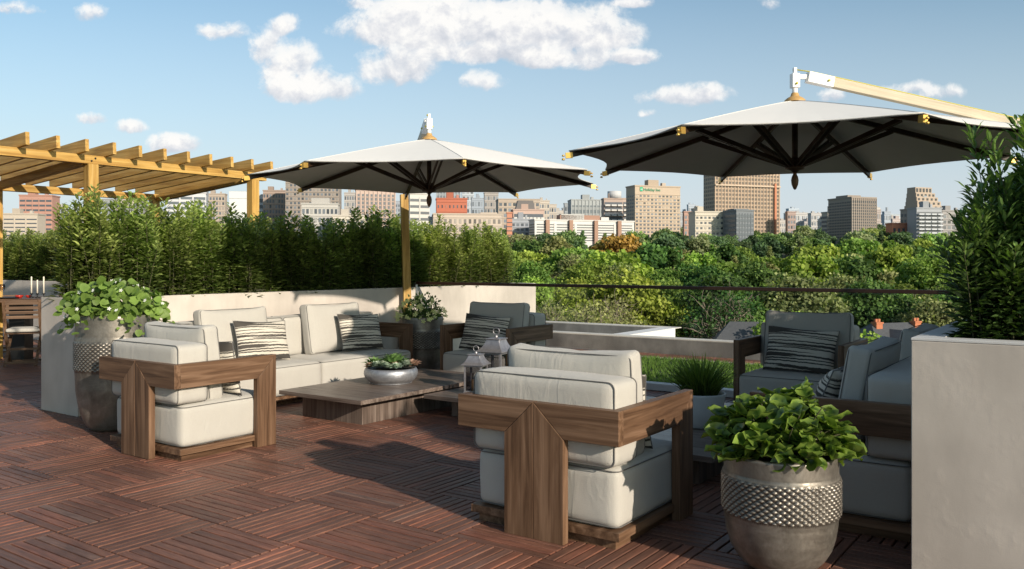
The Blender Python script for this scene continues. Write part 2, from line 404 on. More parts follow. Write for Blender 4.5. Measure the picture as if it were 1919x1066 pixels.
M['tree_olive']=m_leaf('leaf_olive',(.13,.15,.055),(.31,.33,.14),.3,.6,.2)
M['tree_orange']=m_leaf('leaf_orange',(.22,.12,.03),(.42,.26,.07),.3,.6,.2,.1)
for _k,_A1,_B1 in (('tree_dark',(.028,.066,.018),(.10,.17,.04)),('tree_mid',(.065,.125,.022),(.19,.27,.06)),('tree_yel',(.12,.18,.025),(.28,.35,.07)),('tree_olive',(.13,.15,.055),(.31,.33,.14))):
    _haze=(.22,.28,.26); M[_k+'_far']=m_leaf(_k+'_far',tuple(x*.78+h*.22 for x,h in zip(_A1,_haze)),tuple(x*.85+h*.15 for x,h in zip(_B1,_haze)),.35,.7,.1)  # distance haze mixed into the leaf colours of far trees
M['ground']=simple('hill_ground',(.035,.05,.02),.95,var=.5,scale=.05)

# ================================================================== soft furnishing
def rbox(name, w, d, h, r, mat, parent=None, loc=(0,0,0), rot=None, puff=(0,0,0), n=14, wr=.004, seed=0, piping=None, label=None):
    """rounded, slightly swollen cushion centred on loc"""
    hs=np.array([w/2,d/2,h/2]); bm=bmesh.new(); bmesh.ops.create_cube(bm,size=2)
    bmesh.ops.subdivide_edges(bm,edges=bm.edges,cuts=n,use_grid_fill=True)
    for v in bm.verts:
        u=np.array(v.co); 
        # denser samples toward the rim
        u2=np.sign(u)*(1-(1-np.abs(u))**1.35)
        p=u2*hs; q=np.clip(p,-(hs-r),hs-r); dd=p-q; L=np.linalg.norm(dd)
        if L>1e-9:
            # push to sphere shell when on surface
            mx=np.max(np.abs(dd)); s=dd/L*min(mx,r) ; p=q+s
        a=np.abs(u2)
        f=np.array([(1-a[1]**4)*(1-a[2]**4),(1-a[0]**4)*(1-a[2]**4),(1-a[0]**4)*(1-a[1]**4)])
        p=p+np.sign(u2)*(a>.999)*f*np.array(puff)
        nz=mnoise.noise(Vector((p[0]*5+seed*7.1,p[1]*5,p[2]*5+seed)))*wr + mnoise.noise(Vector((p[0]*16+seed*3,p[1]*16,p[2]*5)))*wr*.6
        nn=p/(np.linalg.norm(p)+1e-9); p=p+nn*nz
        v.co=Vector(p)
    me=bpy.data.meshes.new(name); bm.to_mesh(me); bm.free()
    me.polygons.foreach_set('use_smooth',[True]*len(me.polygons))
    o=link(name,me,mat,parent,loc,rot)
    if piping:
        ax,offs=piping
        mb=MB()
        for s in offs:
            path=[]
            if ax=='y': A,Bh,C=hs[0],hs[2],hs[1]
            else: A,Bh,C=hs[0],hs[1],hs[2]
            rr=r*.98; k=6
            for (sx,sy,a0) in ((1,1,0),(-1,1,PI/2),(-1,-1,PI),(1,-1,1.5*PI)):
                for i in range(k+1):
                    t=a0+PI/2*i/k
                    path.append((sx*(A-r)+rr*math.cos(t)*.93, sy*(Bh-r)+rr*math.sin(t)*.93))
            c=(C-r*.30)*s
            # piping path sits just proud of the rounded shoulder
            pts=[]
            for (x,y) in path:
                z=c+nudge(x,y)
                pts.append((x,z,y) if ax=='y' else (x,y,z))
            mb.tube(pts,.0030,6,closed=True)
        mb.build('piping',M['piping'],o)
    return o
def nudge(x,y): return mnoise.noise(Vector((x*6,y*6,3)))*.003
def pillow(name, w, h, t, mat, label, cat, root, local, rz, tilt, roll=0, group=None, seed=0):
    n=26; u=np.linspace(-1,1,n); U,V=np.meshgrid(u,u,indexing='ij')
    e=lambda a: np.clip(1-np.abs(a)**2.4,0,1)**.55
    th=t/2*e(U)*e(V)+.003
    X=U*w/2*(1-.055*np.cos(V*PI/2)); Z=V*h/2*(1-.09*np.cos(U*PI/2)*(1-.2*U))
    wr=np.array([[mnoise.noise(Vector((a*3+seed,b*3,seed)))+.5*mnoise.noise(Vector((a*9,b*4+seed,seed))) for b in u] for a in u])*.008
    V1=np.stack([X,th+wr*e(U)*e(V),Z],-1).reshape(-1,3); V2=np.stack([X,-th+wr*e(U)*e(V),Z],-1).reshape(-1,3)
    Vv=np.vstack([V1,V2]); F=[]
    for i in range(n-1):
        for j in range(n-1):
            a=i*n+j; F.append((a,a+1,a+n+1,a+n)); b=a+n*n; F.append((b,b+n,b+n+1,b+1))
    rim=[i*n for i in range(n)]+[(n-1)*n+j for j in range(1,n)]+[i*n+n-1 for i in range(n-2,-1,-1)]+[j for j in range(n-2,0,-1)]
    for k in range(len(rim)):
        a,b=rim[k],rim[(k+1)%len(rim)]; F.append((a,b,b+n*n,a+n*n))
    mb=MB(); mb.add([tuple(q) for q in Vv],F,True)
    p=place(root,local)
    o=mb.build(name,mat,None,p,(tilt,roll,root[3]+rz))
    pts=[(Vv[i][0],0,Vv[i][2]) for i in rim]
    MB().tube(pts,.004,5,closed=True).build('piping',M['piping'],o)
    return tag(o,label,cat,group)
def place(root, l):
    c,s=math.cos(root[3]),math.sin(root[3]); return (root[0]+l[0]*c-l[1]*s, root[1]+l[0]*s+l[1]*c, root[2]+l[2])
def backpillow(label, root, local, rz=0, tilt=.18, seed=0, w=.78, h=.53, t=.13, group='loose back cushions on the seats'):
    p=place(root,local)
    o=rbox('back_pillow',w,t,h,.028,M['fabric'],None,p,(tilt,0,root[3]+rz),puff=(.008,.03,.004),n=14,wr=.007,seed=seed,piping=('y',(1,-1)))
    # corners stand a little proud, edges sag
    for v in o.data.vertices:
        x,z=v.co.x/(w/2),v.co.z/(h/2)
        v.co.z += .016*(abs(x)**3)*(1 if z>0 else -1)*abs(z)-.008*(1-abs(x))*max(z,0)
    return tag(o,label,'cushion',group)

H=.695; RH=.17; TH=.05
def seat_unit(name, label, cat, root, W, D, mods=1, seed=0, group=None, T=True):
    t=thing(name,label,cat,(root[0],root[1],root[2]),root[3],group)
    bev=.0025
    zl=H-RH
    if T:
        c=W/2; lw=.18
        MB().prism([(0,zl),(c-lw,zl),(c-.0015,H),(0,H)],'y',0,TH).build('back_rail',M['wood_x'],t,bevel=bev)
        MB().prism([(W,zl),(c+lw,zl),(c+.0015,H),(W,H)],'y',0,TH).build('back_rail',M['wood_x'],t,bevel=bev)
        MB().prism([(c-lw,0),(c-.001,0),(c-.001,H-.002),(c-lw,zl-.002)],'y',-.002,TH-.002).build('leg',M['wood_z'],t,bevel=bev)
        MB().prism([(c+lw,0),(c+.001,0),(c+.001,H-.002),(c+lw,zl-.002)],'y',-.002,TH-.002).build('leg',M['wood_z'],t,bevel=bev)
    else:
        MB().box(0,W,0,TH,zl,H).build('back_rail',M['wood_x'],t,bevel=bev)
        for x in (.3,W/2,W-.3): MB().box(x-.09,x+.09,0,TH,0,zl-.001).build('leg',M['wood_z'],t,bevel=bev)
    lg=.175
    for x0 in (0,W-TH):
        MB().prism([(TH+.001,zl),(D-lg,zl),(D-.002,H),(TH+.001,H)],'x',x0,x0+TH).build('arm_rail',M['wood_y'],t,bevel=bev)
        MB().prism([(D-lg,0),(D,0),(D,H-.002),(D-lg,zl-.002)],'x',x0,x0+TH).build('leg',M['wood_z'],t,bevel=bev)
    MB().box(.035,W-.035,.07,D+.02,.048,.09).build('base_board',M['wood_y'],t,bevel=.002)
    MB().box(.07,W-.07,.10,D-.03,0,.048).build('plinth',M['wood_y'],t)
    iw=(W-2*TH-.008)/mods
    for i in range(mods):
        cx=TH+.004+iw*(i+.5)
        rbox('seat_cushion',iw-.004,D-.06,.30,.045,M['fabric'],t,(cx,.095+(D-.06)/2,.09+.15),None,puff=(.0,.008,.020),n=16,wr=.004,seed=seed+i,piping=('z',(1,-1)))
        rbox('back_cushion',iw-.004,.26,.422,.04,M['fabric'],t,(cx,.055+.13,.40+.211),None,puff=(.004,.010,.008),n=14,wr=.005,seed=seed+i+5,piping=('y',(1,-1)))
    return t
CW=.98; CD=.875
RF=(-2.889,3.568,0,0); RL=(-6.276,3.425,0,0); R3=(-5.31,8.315,0,PI); R4=(-1.87,8.43,0,PI)
RS1=(-7.585,7.42,0,-PI/2); RS2=(-.725,4.55,0,PI/2)
GC='wooden framed armchairs'
seat_unit('armchair','walnut armchair in the foreground seen from behind, its right arm lit orange','armchair',RF,CW,CD,1,1,GC)
seat_unit('armchair','sunlit walnut armchair seen from behind, right of the tall patterned planter','armchair',RL,CW,CD,1,2,GC)
seat_unit('armchair','walnut armchair facing the viewer in front of the bright end of the plaster wall','armchair',R3,CW,CD,1,3,GC)
seat_unit('armchair','armchair in deep shade facing the viewer before the glass railing','armchair',R4,CW,CD,1,4,GC)
GS='two seat wooden framed sofas'
seat_unit('sofa','sunlit pale sofa against the long plaster wall under the hedge','sofa',RS1,2.84,.90,2,10,GS,T=False)
seat_unit('sofa','shaded grey sofa against the large planter box at the right','sofa',RS2,2.84,.90,2,20,GS,T=False)
# loose cushions
backpillow('back cushion in the foreground armchair, seen from behind',RF,(.49,.40,.665),tilt=.10,seed=31)
backpillow('back cushion in the armchair next to the tall patterned planter',RL,(.47,.40,.665),tilt=.10,seed=32)
backpillow('beige back cushion in the armchair by the bright wall end',R3,(.50,.41,.675),tilt=.16,seed=33)
backpillow('dark shaded back cushion in the armchair by the glass railing',R4,(.44,.41,.675),tilt=.16,seed=34)
backpillow('back cushion at the near end of the sunlit sofa, beside the armchair',RS1,(7.42-5.30,.40,.675),tilt=.17,seed=35)
backpillow('back cushion at the far end of the sunlit sofa, near the umbrella post',RS1,(7.42-6.62,.40,.675),tilt=.17,seed=36)
backpillow('back cushion at the near end of the shaded sofa',RS2,(.62,.42,.675),tilt=.17,seed=37)
backpillow('back cushion at the far end of the shaded sofa, behind the planter edge',RS2,(2.05,.42,.675),tilt=.17,seed=38)
GP='striped scatter pillows'
def sp(label,root,local,rz=0,tilt=.2,roll=0,seed=0): return pillow('striped_pillow',.64,.42,.17,M['stripe'],label,'pillow',root,local,rz,tilt,roll,GP,seed)
sp('striped pillow just showing behind the foreground armchair cushion',RF,(.545,.56,.60),seed=1)
sp('striped pillow peeking out beside the back cushion of the armchair by the tall planter',RL,(.60,.56,.61),seed=2)
sp('striped pillow on the armchair in front of the bright wall end',R3,(.545,.60,.605),tilt=.30,roll=-.04,seed=3)
sp('shaded striped pillow on the dark armchair by the glass railing',R4,(.45,.60,.605),tilt=.30,roll=-.04,seed=4)
sp('cream and black striped pillow on the near half of the sunlit sofa',RS1,(7.42-5.50,.60,.62),tilt=.28,roll=-.05,seed=5)
sp('cream and black striped pillow on the far half of the sunlit sofa',RS1,(7.42-6.87,.60,.62),tilt=.28,roll=-.05,seed=6)
sp('striped pillow leaning on the near end of the shaded sofa',RS2,(.72,.64,.60),tilt=.40,seed=7)

# ================================================================== tables
def low_table(label, x0,x1,y0,y1,z,bx0,bx1,by0,by1,th=.036,plank='y',cat='coffee table'):
    t=thing('coffee_table',label,cat,((x0+x1)/2,(y0+y1)/2,0),0,'low wooden coffee tables')
    cx,cy=(x0+x1)/2,(y0+y1)/2
    mb=MB(); n=9
    if plank=='x':
        d=(y1-y0)/n
        for i in range(n): mb.box(x0-cx,x1-cx,y0-cy+i*d+.0015,y0-cy+(i+1)*d-.0015,z-th,z)
    else:
        d=(x1-x0)/n
        for i in range(n): mb.box(x0-cx+i*d+.0015,x0-cx+(i+1)*d-.0015,y0-cy,y1-cy,z-th,z)
    mb.build('table_top',M['grey_'+plank],t,bevel=.0015,seg=1)
    MB().box(bx0-cx,bx1-cx,by0-cy,by1-cy,0,z-th-.001).build('base',M['grey_z'],t,bevel=.002)
    return t
low_table('large low coffee table with the succulent bowl on it',-6.22,-5.165,5.08,7.07,.24,-6.07,-5.30,5.23,6.92,plank='x')
low_table('lower coffee table carrying the two lanterns',-5.14,-3.25,5.85,6.95,.20,-4.95,-3.4,6.02,6.78,plank='x')
low_table('shaded coffee table with the white grass pot, behind the foreground armchair',-3.03,-1.98,4.90,6.90,.22,-2.88,-2.13,5.05,6.75,plank='x')

# ================================================================== pots and planting
def pot_mesh(name, R, Hh, prof, band, nx=150, studs=34, rows=5, depth=.010, mat=None, parent=None):
    """prof: list (frac height, frac radius) outside, band: (f0,f1)"""
    n=studs*8; zs=[]; 
    f=np.array([p[0] for p in prof]); rr=np.array([p[1] for p in prof])
    hs=list(np.linspace(0,band[0],22,endpoint=False))+list(np.linspace(band[0],band[1],rows*8+1))+list(np.linspace(band[1],1,14))[1:]
    V=[];
    def prad(h): return float(np.interp(h,f,rr))*R
    for h in hs:
        r=prad(h)
        # rings above and below the band
        for hb in (band[0]-.012,band[1]+.012):
            dd=abs(h-hb)/.016
            if dd<1: r+=.006*math.cos(dd*PI/2)
        inb=band[0]<h<band[1]; q=(h-band[0])/(band[1]-band[0]) if inb else 0
        for k in range(n):
            a=k/n*2*PI; rd=r
            if inb:
                a1=(k/8.0)+q*rows; a2=(k/8.0)-q*rows
                s=abs(math.sin(PI*a1))*abs(math.sin(PI*a2))
                rd+=depth*(s**.8)+.004
            V.append((rd*math.cos(a),rd*math.sin(a),h*Hh))
    nr=len(hs)
    inner=[(prad(1)-.006,Hh+.004),(prad(1)-.022,Hh+.003),(prad(1)-.028,Hh-.01),(prad(1)-.03,Hh-.06)]
    for r,z in inner:
        for k in range(n):
            a=k/n*2*PI; V.append((r*math.cos(a),r*math.sin(a),z))
    F=[]
    for j in range(nr+len(inner)-1):
        for k in range(n):
            k2=(k+1)%n; F.append((j*n+k,j*n+k2,(j+1)*n+k2,(j+1)*n+k))
    F.append(tuple(range(n-1,-1,-1)))
    mb=MB(); mb.add(V,F,True)
    return mb.build(name,mat or M['pot'],parent)
PROF=[(0,.44),(.02,.56),(.06,.68),(.12,.79),(.2,.885),(.3,.95),(.42,.988),(.55,1.0),(.8,1.0),(1,1.0)]
PROFT=[(0,.60),(.01,.66),(.06,.76),(.15,.87),(.25,.94),(.36,.985),(.5,1.0),(.8,1.0),(1,.985)]
def pot_thing(label, loc, R, Hh, prof, band, studs, rows, rz=0):
    t=thing('patterned_planter',label,'planter',loc,rz,'planters with a diamond studded band')
    pot_mesh('pot',R,Hh,prof,band,studs=studs,rows=rows,parent=t)
    MB().lathe([(0,Hh-.035),(R*.93,Hh-.04)],40).build('soil',M['soil'],t)
    return t
pot_thing('bronze glazed planter with variegated plant in the right foreground',(-1.247,3.90,0),.254,.53,PROF,(.50,.815),44,6)
pot_thing('tall dark planter with a diamond band beside the left armchair',(-6.93,3.93,0),.315,.965,PROFT,(.53,.775),46,7)
pot_thing('patterned planter with flowering bush standing by the umbrella post',(-6.945,7.86,0),.275,.742,PROFT,(.50,.78),40,7)
def plant_from(name,label,cat,loc,parts,mat,group=None,smooth=False):
    V,F,C=merge(parts); me=fastmesh(name,V,F,C,smooth); 
    t=thing(name,label,cat,loc,0,group)
    link('foliage',me,mat,t)
    return t
def hemi(n,rx,rz,rng,lo=-.2,shell=.35):
    d=rnd_dirs(n*3,rng); d=d[d[:,2]>lo][:n]; r=(1-shell*rng.random(len(d))**1.5)[:,None]
    p=d*r*np.array([rx,rx,rz]); return p,d
rg=np.random.default_rng(5)
# variegated hosta-like plant
p,d=hemi(430,.275,.225,rg,-.02,.55)
p[:,2]+=.02*np.sin(p[:,0]*19+1)+.02*np.cos(p[:,1]*17); axis=np.stack([d[:,0]+rg.normal(0,.35,len(d)),d[:,1]+rg.normal(0,.35,len(d)),rg.normal(-.05,.35,len(d))],1)
nr=d*1.2+np.array([0,0,.8])+rg.normal(0,.28,d.shape)
bumpz=.05*np.sin(p[:,0:1]*14)*np.cos(p[:,1:2]*11)
col=np.stack([rg.uniform(.25,.6,len(d)),rg.uniform(.36,.6,len(d)),np.zeros(len(d))],1)
def _round2(cup):
    v=[(.5,0,-cup)]; a=np.linspace(0,2*PI,11)[:-1]
    for rr,zz in ((.55,-.55),(1.0,.2)):
        for q in a:
            x=.5-.5*math.cos(q)*rr; y=.47*math.sin(q)*rr*(1+.15*math.cos(q)); v.append((x,y,cup*(zz+.22*rr*math.cos(2*q))))
    v[11]=(.05,0,0); v[16]=(1.07,0,-cup*.8)
    F=[(0,1+i,1+(i+1)%10) for i in range(10)]
    for i in range(10):
        a0,a1,b0,b1=1+i,1+(i+1)%10,11+i,11+(i+1)%10; F+=[(a0,b0,b1),(a0,b1,a1)]
    return np.array(v),np.array(F),np.ones(21)
def round_three(pos,axis,nrm,size,col,cup,centre=.10,mid=.12,rim=.80):
    tv,tf,ts=_round2(cup); V,F,_=leaves((tv,tf,ts),pos,axis,nrm,size,col)
    n=len(pos); C=np.zeros((n,21,3)); C[:,:,1]=col[:,None,1]
    C[:,0,0]=centre; C[:,1:11,0]=mid; C[:,11:,0]=rim
    blot=rg.random((n,10)); C[:,1:11,0]+=np.where(blot>.6,.45,-.05); C[:,0,0]+=np.where(rg.random(n)>.7,.4,0); C[:,1:11,1]*=rg.uniform(.8,1.15,(n,10))
    return V,F,C.reshape(-1,3)
def round_two(pos,axis,nrm,size,col,centre,rim,cup=.10):
    tv,tf,ts=_round(cup); V,F,_=leaves((tv,tf,ts),pos,axis,nrm,size,col)
    n=len(pos); C=np.zeros((n,9,3)); C[:,:,1]=col[:,None,1]; C[:,0,0]=centre; C[:,1:,0]=rim; C[:,0,0]+=rg.uniform(-.2,.25,n)
    C[:,0,1]*=rg.uniform(.8,1.3,n)
    return V,F,C.reshape(-1,3)
tp=plant_from('leafy_plant','green and yellow variegated plant growing in the bronze foreground planter','plant',(-1.247,3.90,.565),
   [round_three(p,axis,nr,rg.uniform(.062,.112,len(p)),col,.20)],M['hosta'],smooth=True)
mb=MB()
for k in range(45):
    a=rg.uniform(0,2*PI);q=rg.uniform(.1,.28);z=rg.uniform(.02,.22)
    mb.tube([(q*.35*math.cos(a),q*.35*math.sin(a),-.09),(q*.8*math.cos(a),q*.8*math.sin(a),z*.7),(q*math.cos(a),q*math.sin(a),z)],.0028,5)
mb.build('stem',M['stem'],tp)
# round leaved vine in tall planter
p,d=hemi(520,.40,.27,rg,-.12,.55); p[:,2]+=.02
tr_p=[];tr_d=[]
for k in range(26):
    a=rg.uniform(0,2*PI); L=rg.uniform(.1,.24)
    for j in range(7):
        s=j/6; r=.33+.10*s+.03*rg.normal(); tr_p.append((r*math.cos(a)+rg.normal(0,.02),r*math.sin(a)+rg.normal(0,.02),.03-L*s)); tr_d.append((math.cos(a),math.sin(a),.2))
p=np.vstack([p,tr_p]);d=np.vstack([d,tr_d])
n=len(p); axis=np.stack([d[:,0]*.6+rg.normal(0,.5,n),d[:,1]*.6+rg.normal(0,.5,n),rg.normal(-.1,.5,n)],1)
nr=d*1.0+np.array([.25,-.55,.55])+rg.normal(0,.4,d.shape)
col=np.stack([rg.uniform(.2,1,n),rg.uniform(.33,.62,n),np.zeros(n)],1)
tv=plant_from('trailing_vine','round leaved green vine with tiny white flowers spilling over the tall dark planter','plant',(-6.93,3.93,.97),
   [round_two(p,axis,nr,rg.uniform(.045,.095,n)*(1-.3*(p[:,2]<0)),col,.5,.75,.08)],M['vine'],smooth=True)
mb=MB()
for k in range(60):
    i=rg.integers(0,n); q=p[i]; mb.tube([(q[0]*.4,q[1]*.4,-.05),(q[0]*.8,q[1]*.8,q[2]*.7),tuple(q)],.002,4)
mb.build('stem',M['stem'],tv)
def flowers(parent,pts,size,mat,name='flower',petals=5,rng=rg):
    V=[];F=[]
    for k in range(petals):
        a=2*PI*k/petals; c,s_=math.cos(a),math.sin(a)
        def q(r,t,z): return (c*r-s_*t,s_*r+c*t,z)
        i=len(V); V+=[(0,0,0),q(size*.55,size*.28,0),q(size,0,size*.12),q(size*.55,-size*.28,0)]; F.append((i,i+1,i+2,i+3))
    me=bpy.data.meshes.new(name); me.from_pydata(V,[],F); me.materials.append(mat)
    for P0 in pts:
        nrm=Vector(rng.normal(0,.5,3))+Vector((.4,-.7,.6)); o=bpy.data.objects.new(name,me); COL.objects.link(o); setparent(o,parent); o.location=P0
        o.rotation_euler=nrm.to_track_quat('Z','Y').to_euler()
pf,df=hemi(34,.42,.29,rg,-.2,.05); flowers(tv,pf,.018,M['wpetal'])
# flowering bush
p,d=hemi(900,.265,.27,rg,-.05,.75); n=len(p)
bumps=.06*np.sin(np.arctan2(p[:,1],p[:,0])*5)*(p[:,2]>0.1); p[:,2]+=bumps
axis=d+rg.normal(0,.5,d.shape); axis[:,2]+=.5; nr=rg.normal(0,1,d.shape)+np.array([0,0,1])
col=np.stack([rg.uniform(.1,1,n),rg.uniform(.3,.6,n),np.zeros(n)],1)
tb=plant_from('flowering_bush','small leaved bush with pale yellow green flowers in the planter by the umbrella post','plant',(-6.945,7.86,.72),
   [leaves(LANCE,p,axis,nr,rg.uniform(.03,.055,n),col,1.5)],M['flowerbush'])
pf,df=hemi(150,.315,.29,rg,-.05,.05); pf=pf[(pf[:,0]*.578-pf[:,1]*.816)>.02][:75]; flowers(tb,pf,.034,M['petal'])
# white pot with grass
t=thing('white_pot','smooth white pot on the shaded coffee table','pot',(-2.43,5.79,.22))
MB().lathe([(0,0),(.115,0),(.13,.012),(.16,.13),(.178,.235),(.180,.245),(.172,.247),(.165,.235),(.16,.20)],56).build('pot_body',simple('matt_white',(.55,.57,.57),.5,var=.03),t)
MB().lathe([(0,.215),(.163,.21)],32).build('soil',M['soil'],t)
n=560; a=rg.uniform(0,2*PI,n); r=.10*np.sqrt(rg.random(n)); pos=np.stack([r*np.cos(a),r*np.sin(a),np.zeros(n)],1)
def blades(n,pos,tilt,L,w,rng,segs=4,col=None):
    V=[];F=[];C=[]
    az=np.arctan2(pos[:,1],pos[:,0])+rng.normal(0,.5,n); tl=tilt*(np.hypot(pos[:,0],pos[:,1])/(np.max(np.hypot(pos[:,0],pos[:,1]))+1e-6))+rng.normal(0,.10,n)
    h=rng.uniform(*L,n); wd=rng.uniform(.7,1.2,n)*w
    tw=rng.uniform(0,PI,n)
    rows=[]
    for s in range(segs+1):
        q=s/segs; ang=tl*(.5+.9*q); 
        x=pos[:,0]+np.sin(ang)*np.cos(az)*h*q; y=pos[:,1]+np.sin(ang)*np.sin(az)*h*q; z=pos[:,2]+np.cos(ang)*h*q
        ww=wd*(1-q**2.2)*.5+.0003
        rows.append((np.stack([x-np.cos(tw)*ww,y-np.sin(tw)*ww,z],1),np.stack([x+np.cos(tw)*ww,y+np.sin(tw)*ww,z],1)))
    V=np.stack([np.stack([a_,b_],1) for a_,b_ in rows],1).reshape(n,-1,3)
    k=V.shape[1]; f=[]
    for s in range(segs):
        b=2*s; f+=[(b,b+1,b+3),(b,b+3,b+2)]
    F=(np.array(f)[None]+(np.arange(n)*k)[:,None,None]).reshape(-1,3)
    c=np.stack([rng.uniform(0,1,n),rng.uniform(.35,.6,n),np.zeros(n)],1); sh=np.repeat(np.linspace(.45,1.25,segs+1),2)
    C=(c[:,None,:]*sh[None,:,None]).reshape(-1,3)
    return V.reshape(-1,3),F,C
plant_from('potted_grass','tuft of upright dark green grass growing in the white pot','plant',(-2.43,5.79,.42),[blades(n,pos,.62,(.20,.36),.011,rg)],M['blade'])
# succulent bowl
t=thing('succulent_bowl','shallow zinc bowl on the large coffee table','bowl',(-5.72,6.03,.24))
MB().lathe([(0,0),(.19,0),(.205,.006),(.20,.012),(.225,.03),(.25,.06),(.262,.095),(.258,.125),(.245,.148),(.235,.150),(.232,.14),(.23,.11)],72).build('bowl_body',M['bowl'],t)
MB().lathe([(0,.13),(.232,.12)],40).build('soil',M['soil'],t)
def rosette(name,mat,label,loc,R,layers,per,up,width,rng,thick=False):
    pos=[];ax=[];nr=[];sz=[];col=[]
    for l in range(layers):
        q=l/(layers-1); el=(.35+up*q)
        for k in range(per):
            a=2*PI*(k+.5*(l%2))/per+rng.normal(0,.08)
            d=(math.cos(a)*math.cos(el),math.sin(a)*math.cos(el),math.sin(el))
            pos.append((math.cos(a)*R*.08,math.sin(a)*R*.08,R*.10*q)); ax.append(d)
            nr.append((-math.cos(a)*math.sin(el),-math.sin(a)*math.sin(el),math.cos(el))); sz.append(R*1.38*(1.0-.45*q)*rng.uniform(.9,1.08)); col.append((.25+.6*q,.40+.25*rng.random(),0))
    V,F,C=leaves(LANCE,np.array(pos),np.array(ax),np.array(nr),np.array(sz),np.array(col),width)
    me=fastmesh(name,V,F,C); o=link(name,me,mat,None,loc,(rng.normal(0,.15),rng.normal(0,.15),rng.uniform(0,6)))
    return o
GB='succulents planted in the zinc bowl'
bc=Vector((-5.72,6.03,.40))
def bl(rr,ff,z=0): # toward viewer/right offsets
    return tuple(bc+RV*rr-DV*ff+Vector((0,0,z)))
specs=[('succ1',.02,-.06,.135,6,11,1.25,.9,'tall pointed green agave like succulent at the middle of the zinc bowl'),
('succ1',-.165,-.03,.095,5,10,1.2,1.0,'pointed green succulent at the left of the zinc bowl'),
('succ1',-.06,-.12,.085,5,9,1.2,1.0,'dark green succulent at the back of the zinc bowl'),
('succ2',-.125,.085,.065,5,8,1.3,2.2,'pale round succulent at the left front of the zinc bowl'),
('succ2',-.03,.135,.06,5,8,1.3,2.2,'pale round succulent at the front of the zinc bowl'),
('succ2',.075,.13,.055,5,8,1.3,2.2,'small pale succulent at the right front of the zinc bowl'),
('succ3',.055,.07,.055,5,8,1.3,1.8,'pinkish succulent near the front middle of the zinc bowl'),
('succ2',.155,.04,.075,5,9,1.2,1.8,'grey green succulent at the right of the zinc bowl'),
('succ3',.205,-.01,.075,5,9,1.0,1.5,'reddish succulent at the right rim of the zinc bowl'),
('succ3',-.19,.07,.05,5,8,1.2,1.6,'reddish small succulent at the left rim of the zinc bowl'),
('succ1',.12,-.11,.075,5,9,1.2,1.1,'green succulent at the back right of the zinc bowl'),
('succ2',-.08,.0,.06,5,8,1.3,2.0,'pale succulent beneath the agave in the zinc bowl')]
for mt,rr,ff,R_,ly,per,up,wd,lb in specs:
    tag(rosette('succulent',M[mt],lb,bl(rr,ff,.0),R_,ly,per,up,wd,rg),lb,'succulent',GB)

# lanterns
def lantern(label,loc,w,h,rz,candle=True):
    t=thing('lantern',label,'lantern',loc,rz,'zinc candle lanterns')
    s=w/2; bh=h*.055; body=h*.60; p=w*.075
    MB().box(-s*.95,s*.95,-s*.95,s*.95,0,bh*.5).box(-s*.85,s*.85,-s*.85,s*.85,bh*.5,bh).build('base_plate',M['zinc'],t,bevel=.002)
    for sx in (-1,1):
        for sy in (-1,1):
            MB().box(*sorted((sx*s*.80,sx*(s*.80-p))),*sorted((sy*s*.80,sy*(s*.80-p))),bh,bh+body).build('corner_post',M['zinc'],t)
    mb=MB()
    for sx in (-1,1):
        i0,i1=-(s*.80-p),(s*.80-p); e=sorted((sx*s*.80,sx*(s*.80-p*.6)))
        for z0,z1 in ((bh,bh+p*.7),(bh+body-p*.9,bh+body-p*.2)):
            mb.box(i0,i1,e[0]+.0008,e[1]-.0008,z0,z1); mb.box(e[0]+.0008,e[1]-.0008,i0,i1,z0,z1)
    mb.build('frame_rail',M['zinc'],t)
    for sx,ax in ((1,0),(-1,0),(1,1),(-1,1)):
        c=sx*(s*.80-p*.5); i0,i1=-(s*.80-p),(s*.80-p)
        m_=MB()
        if ax==0: m_.add([(c,i0,bh+p*.7),(c,i1,bh+p*.7),(c,i1,bh+body-p),(c,i0,bh+body-p)],[(0,1,2,3)])
        else: m_.add([(i0,c,bh+p*.7),(i1,c,bh+p*.7),(i1,c,bh+body-p),(i0,c,bh+body-p)],[(0,1,2,3)])
        m_.build('pane',M['lglass'],t)
    z0=bh+body
    prof=[(1.02,0),(1.02,.018),(.98,.022),(.80,.06),(.66,.11),(.57,.16),(.52,.20),(.52,.205),(.60,.21),(.60,.225),(.30,.235),(.07,.245)]
    V=[];F=[]
    for r,z in prof:
        for (i,j) in ((-1,-1),(1,-1),(1,1),(-1,1)): V.append((i*s*r,j*s*r,z0+z*h*1.05))
    for k in range(len(prof)-1):
        for q in range(4): F.append((k*4+q,k*4+(q+1)%4,(k+1)*4+(q+1)%4,(k+1)*4+q))
    F.append((3,2,1,0)); F.append(tuple(len(V)-4+q for q in range(4)))
    mb=MB(); mb.add(V,F); mb.build('roof',M['zinc'],t,bevel=.0015,seg=1)
    zt=z0+.245*h*1.05
    MB().lathe([(w*.07,zt-.004),(w*.06,zt+h*.02),(w*.045,zt+h*.035),(w*.02,zt+h*.045),(0,zt+h*.046)],16).build('finial',M['zinc'],t)
    rr=h*.062; MB().tube([(rr*math.cos(a),0,zt+h*.04+rr+rr*math.sin(a)) for a in np.linspace(0,2*PI,20)[:-1]],h*.009,8,closed=True).build('ring_handle',M['zinc'],t)
    if candle: 
        c=MB().lathe([(0,bh),(w*.2,bh),(w*.2,bh+h*.26),(w*.17,bh+h*.262),(0,bh+h*.255)],24).build('candle',M['waxo'],t)
    return t
lantern('smaller zinc lantern with ring handle on the lower coffee table',tuple(bear(T(892),7.80,.20)),.215,.41,.30)
lantern('larger zinc lantern with an amber candle on the lower coffee table',tuple(bear(T(930),8.15,.20)),.275,.54,.12)

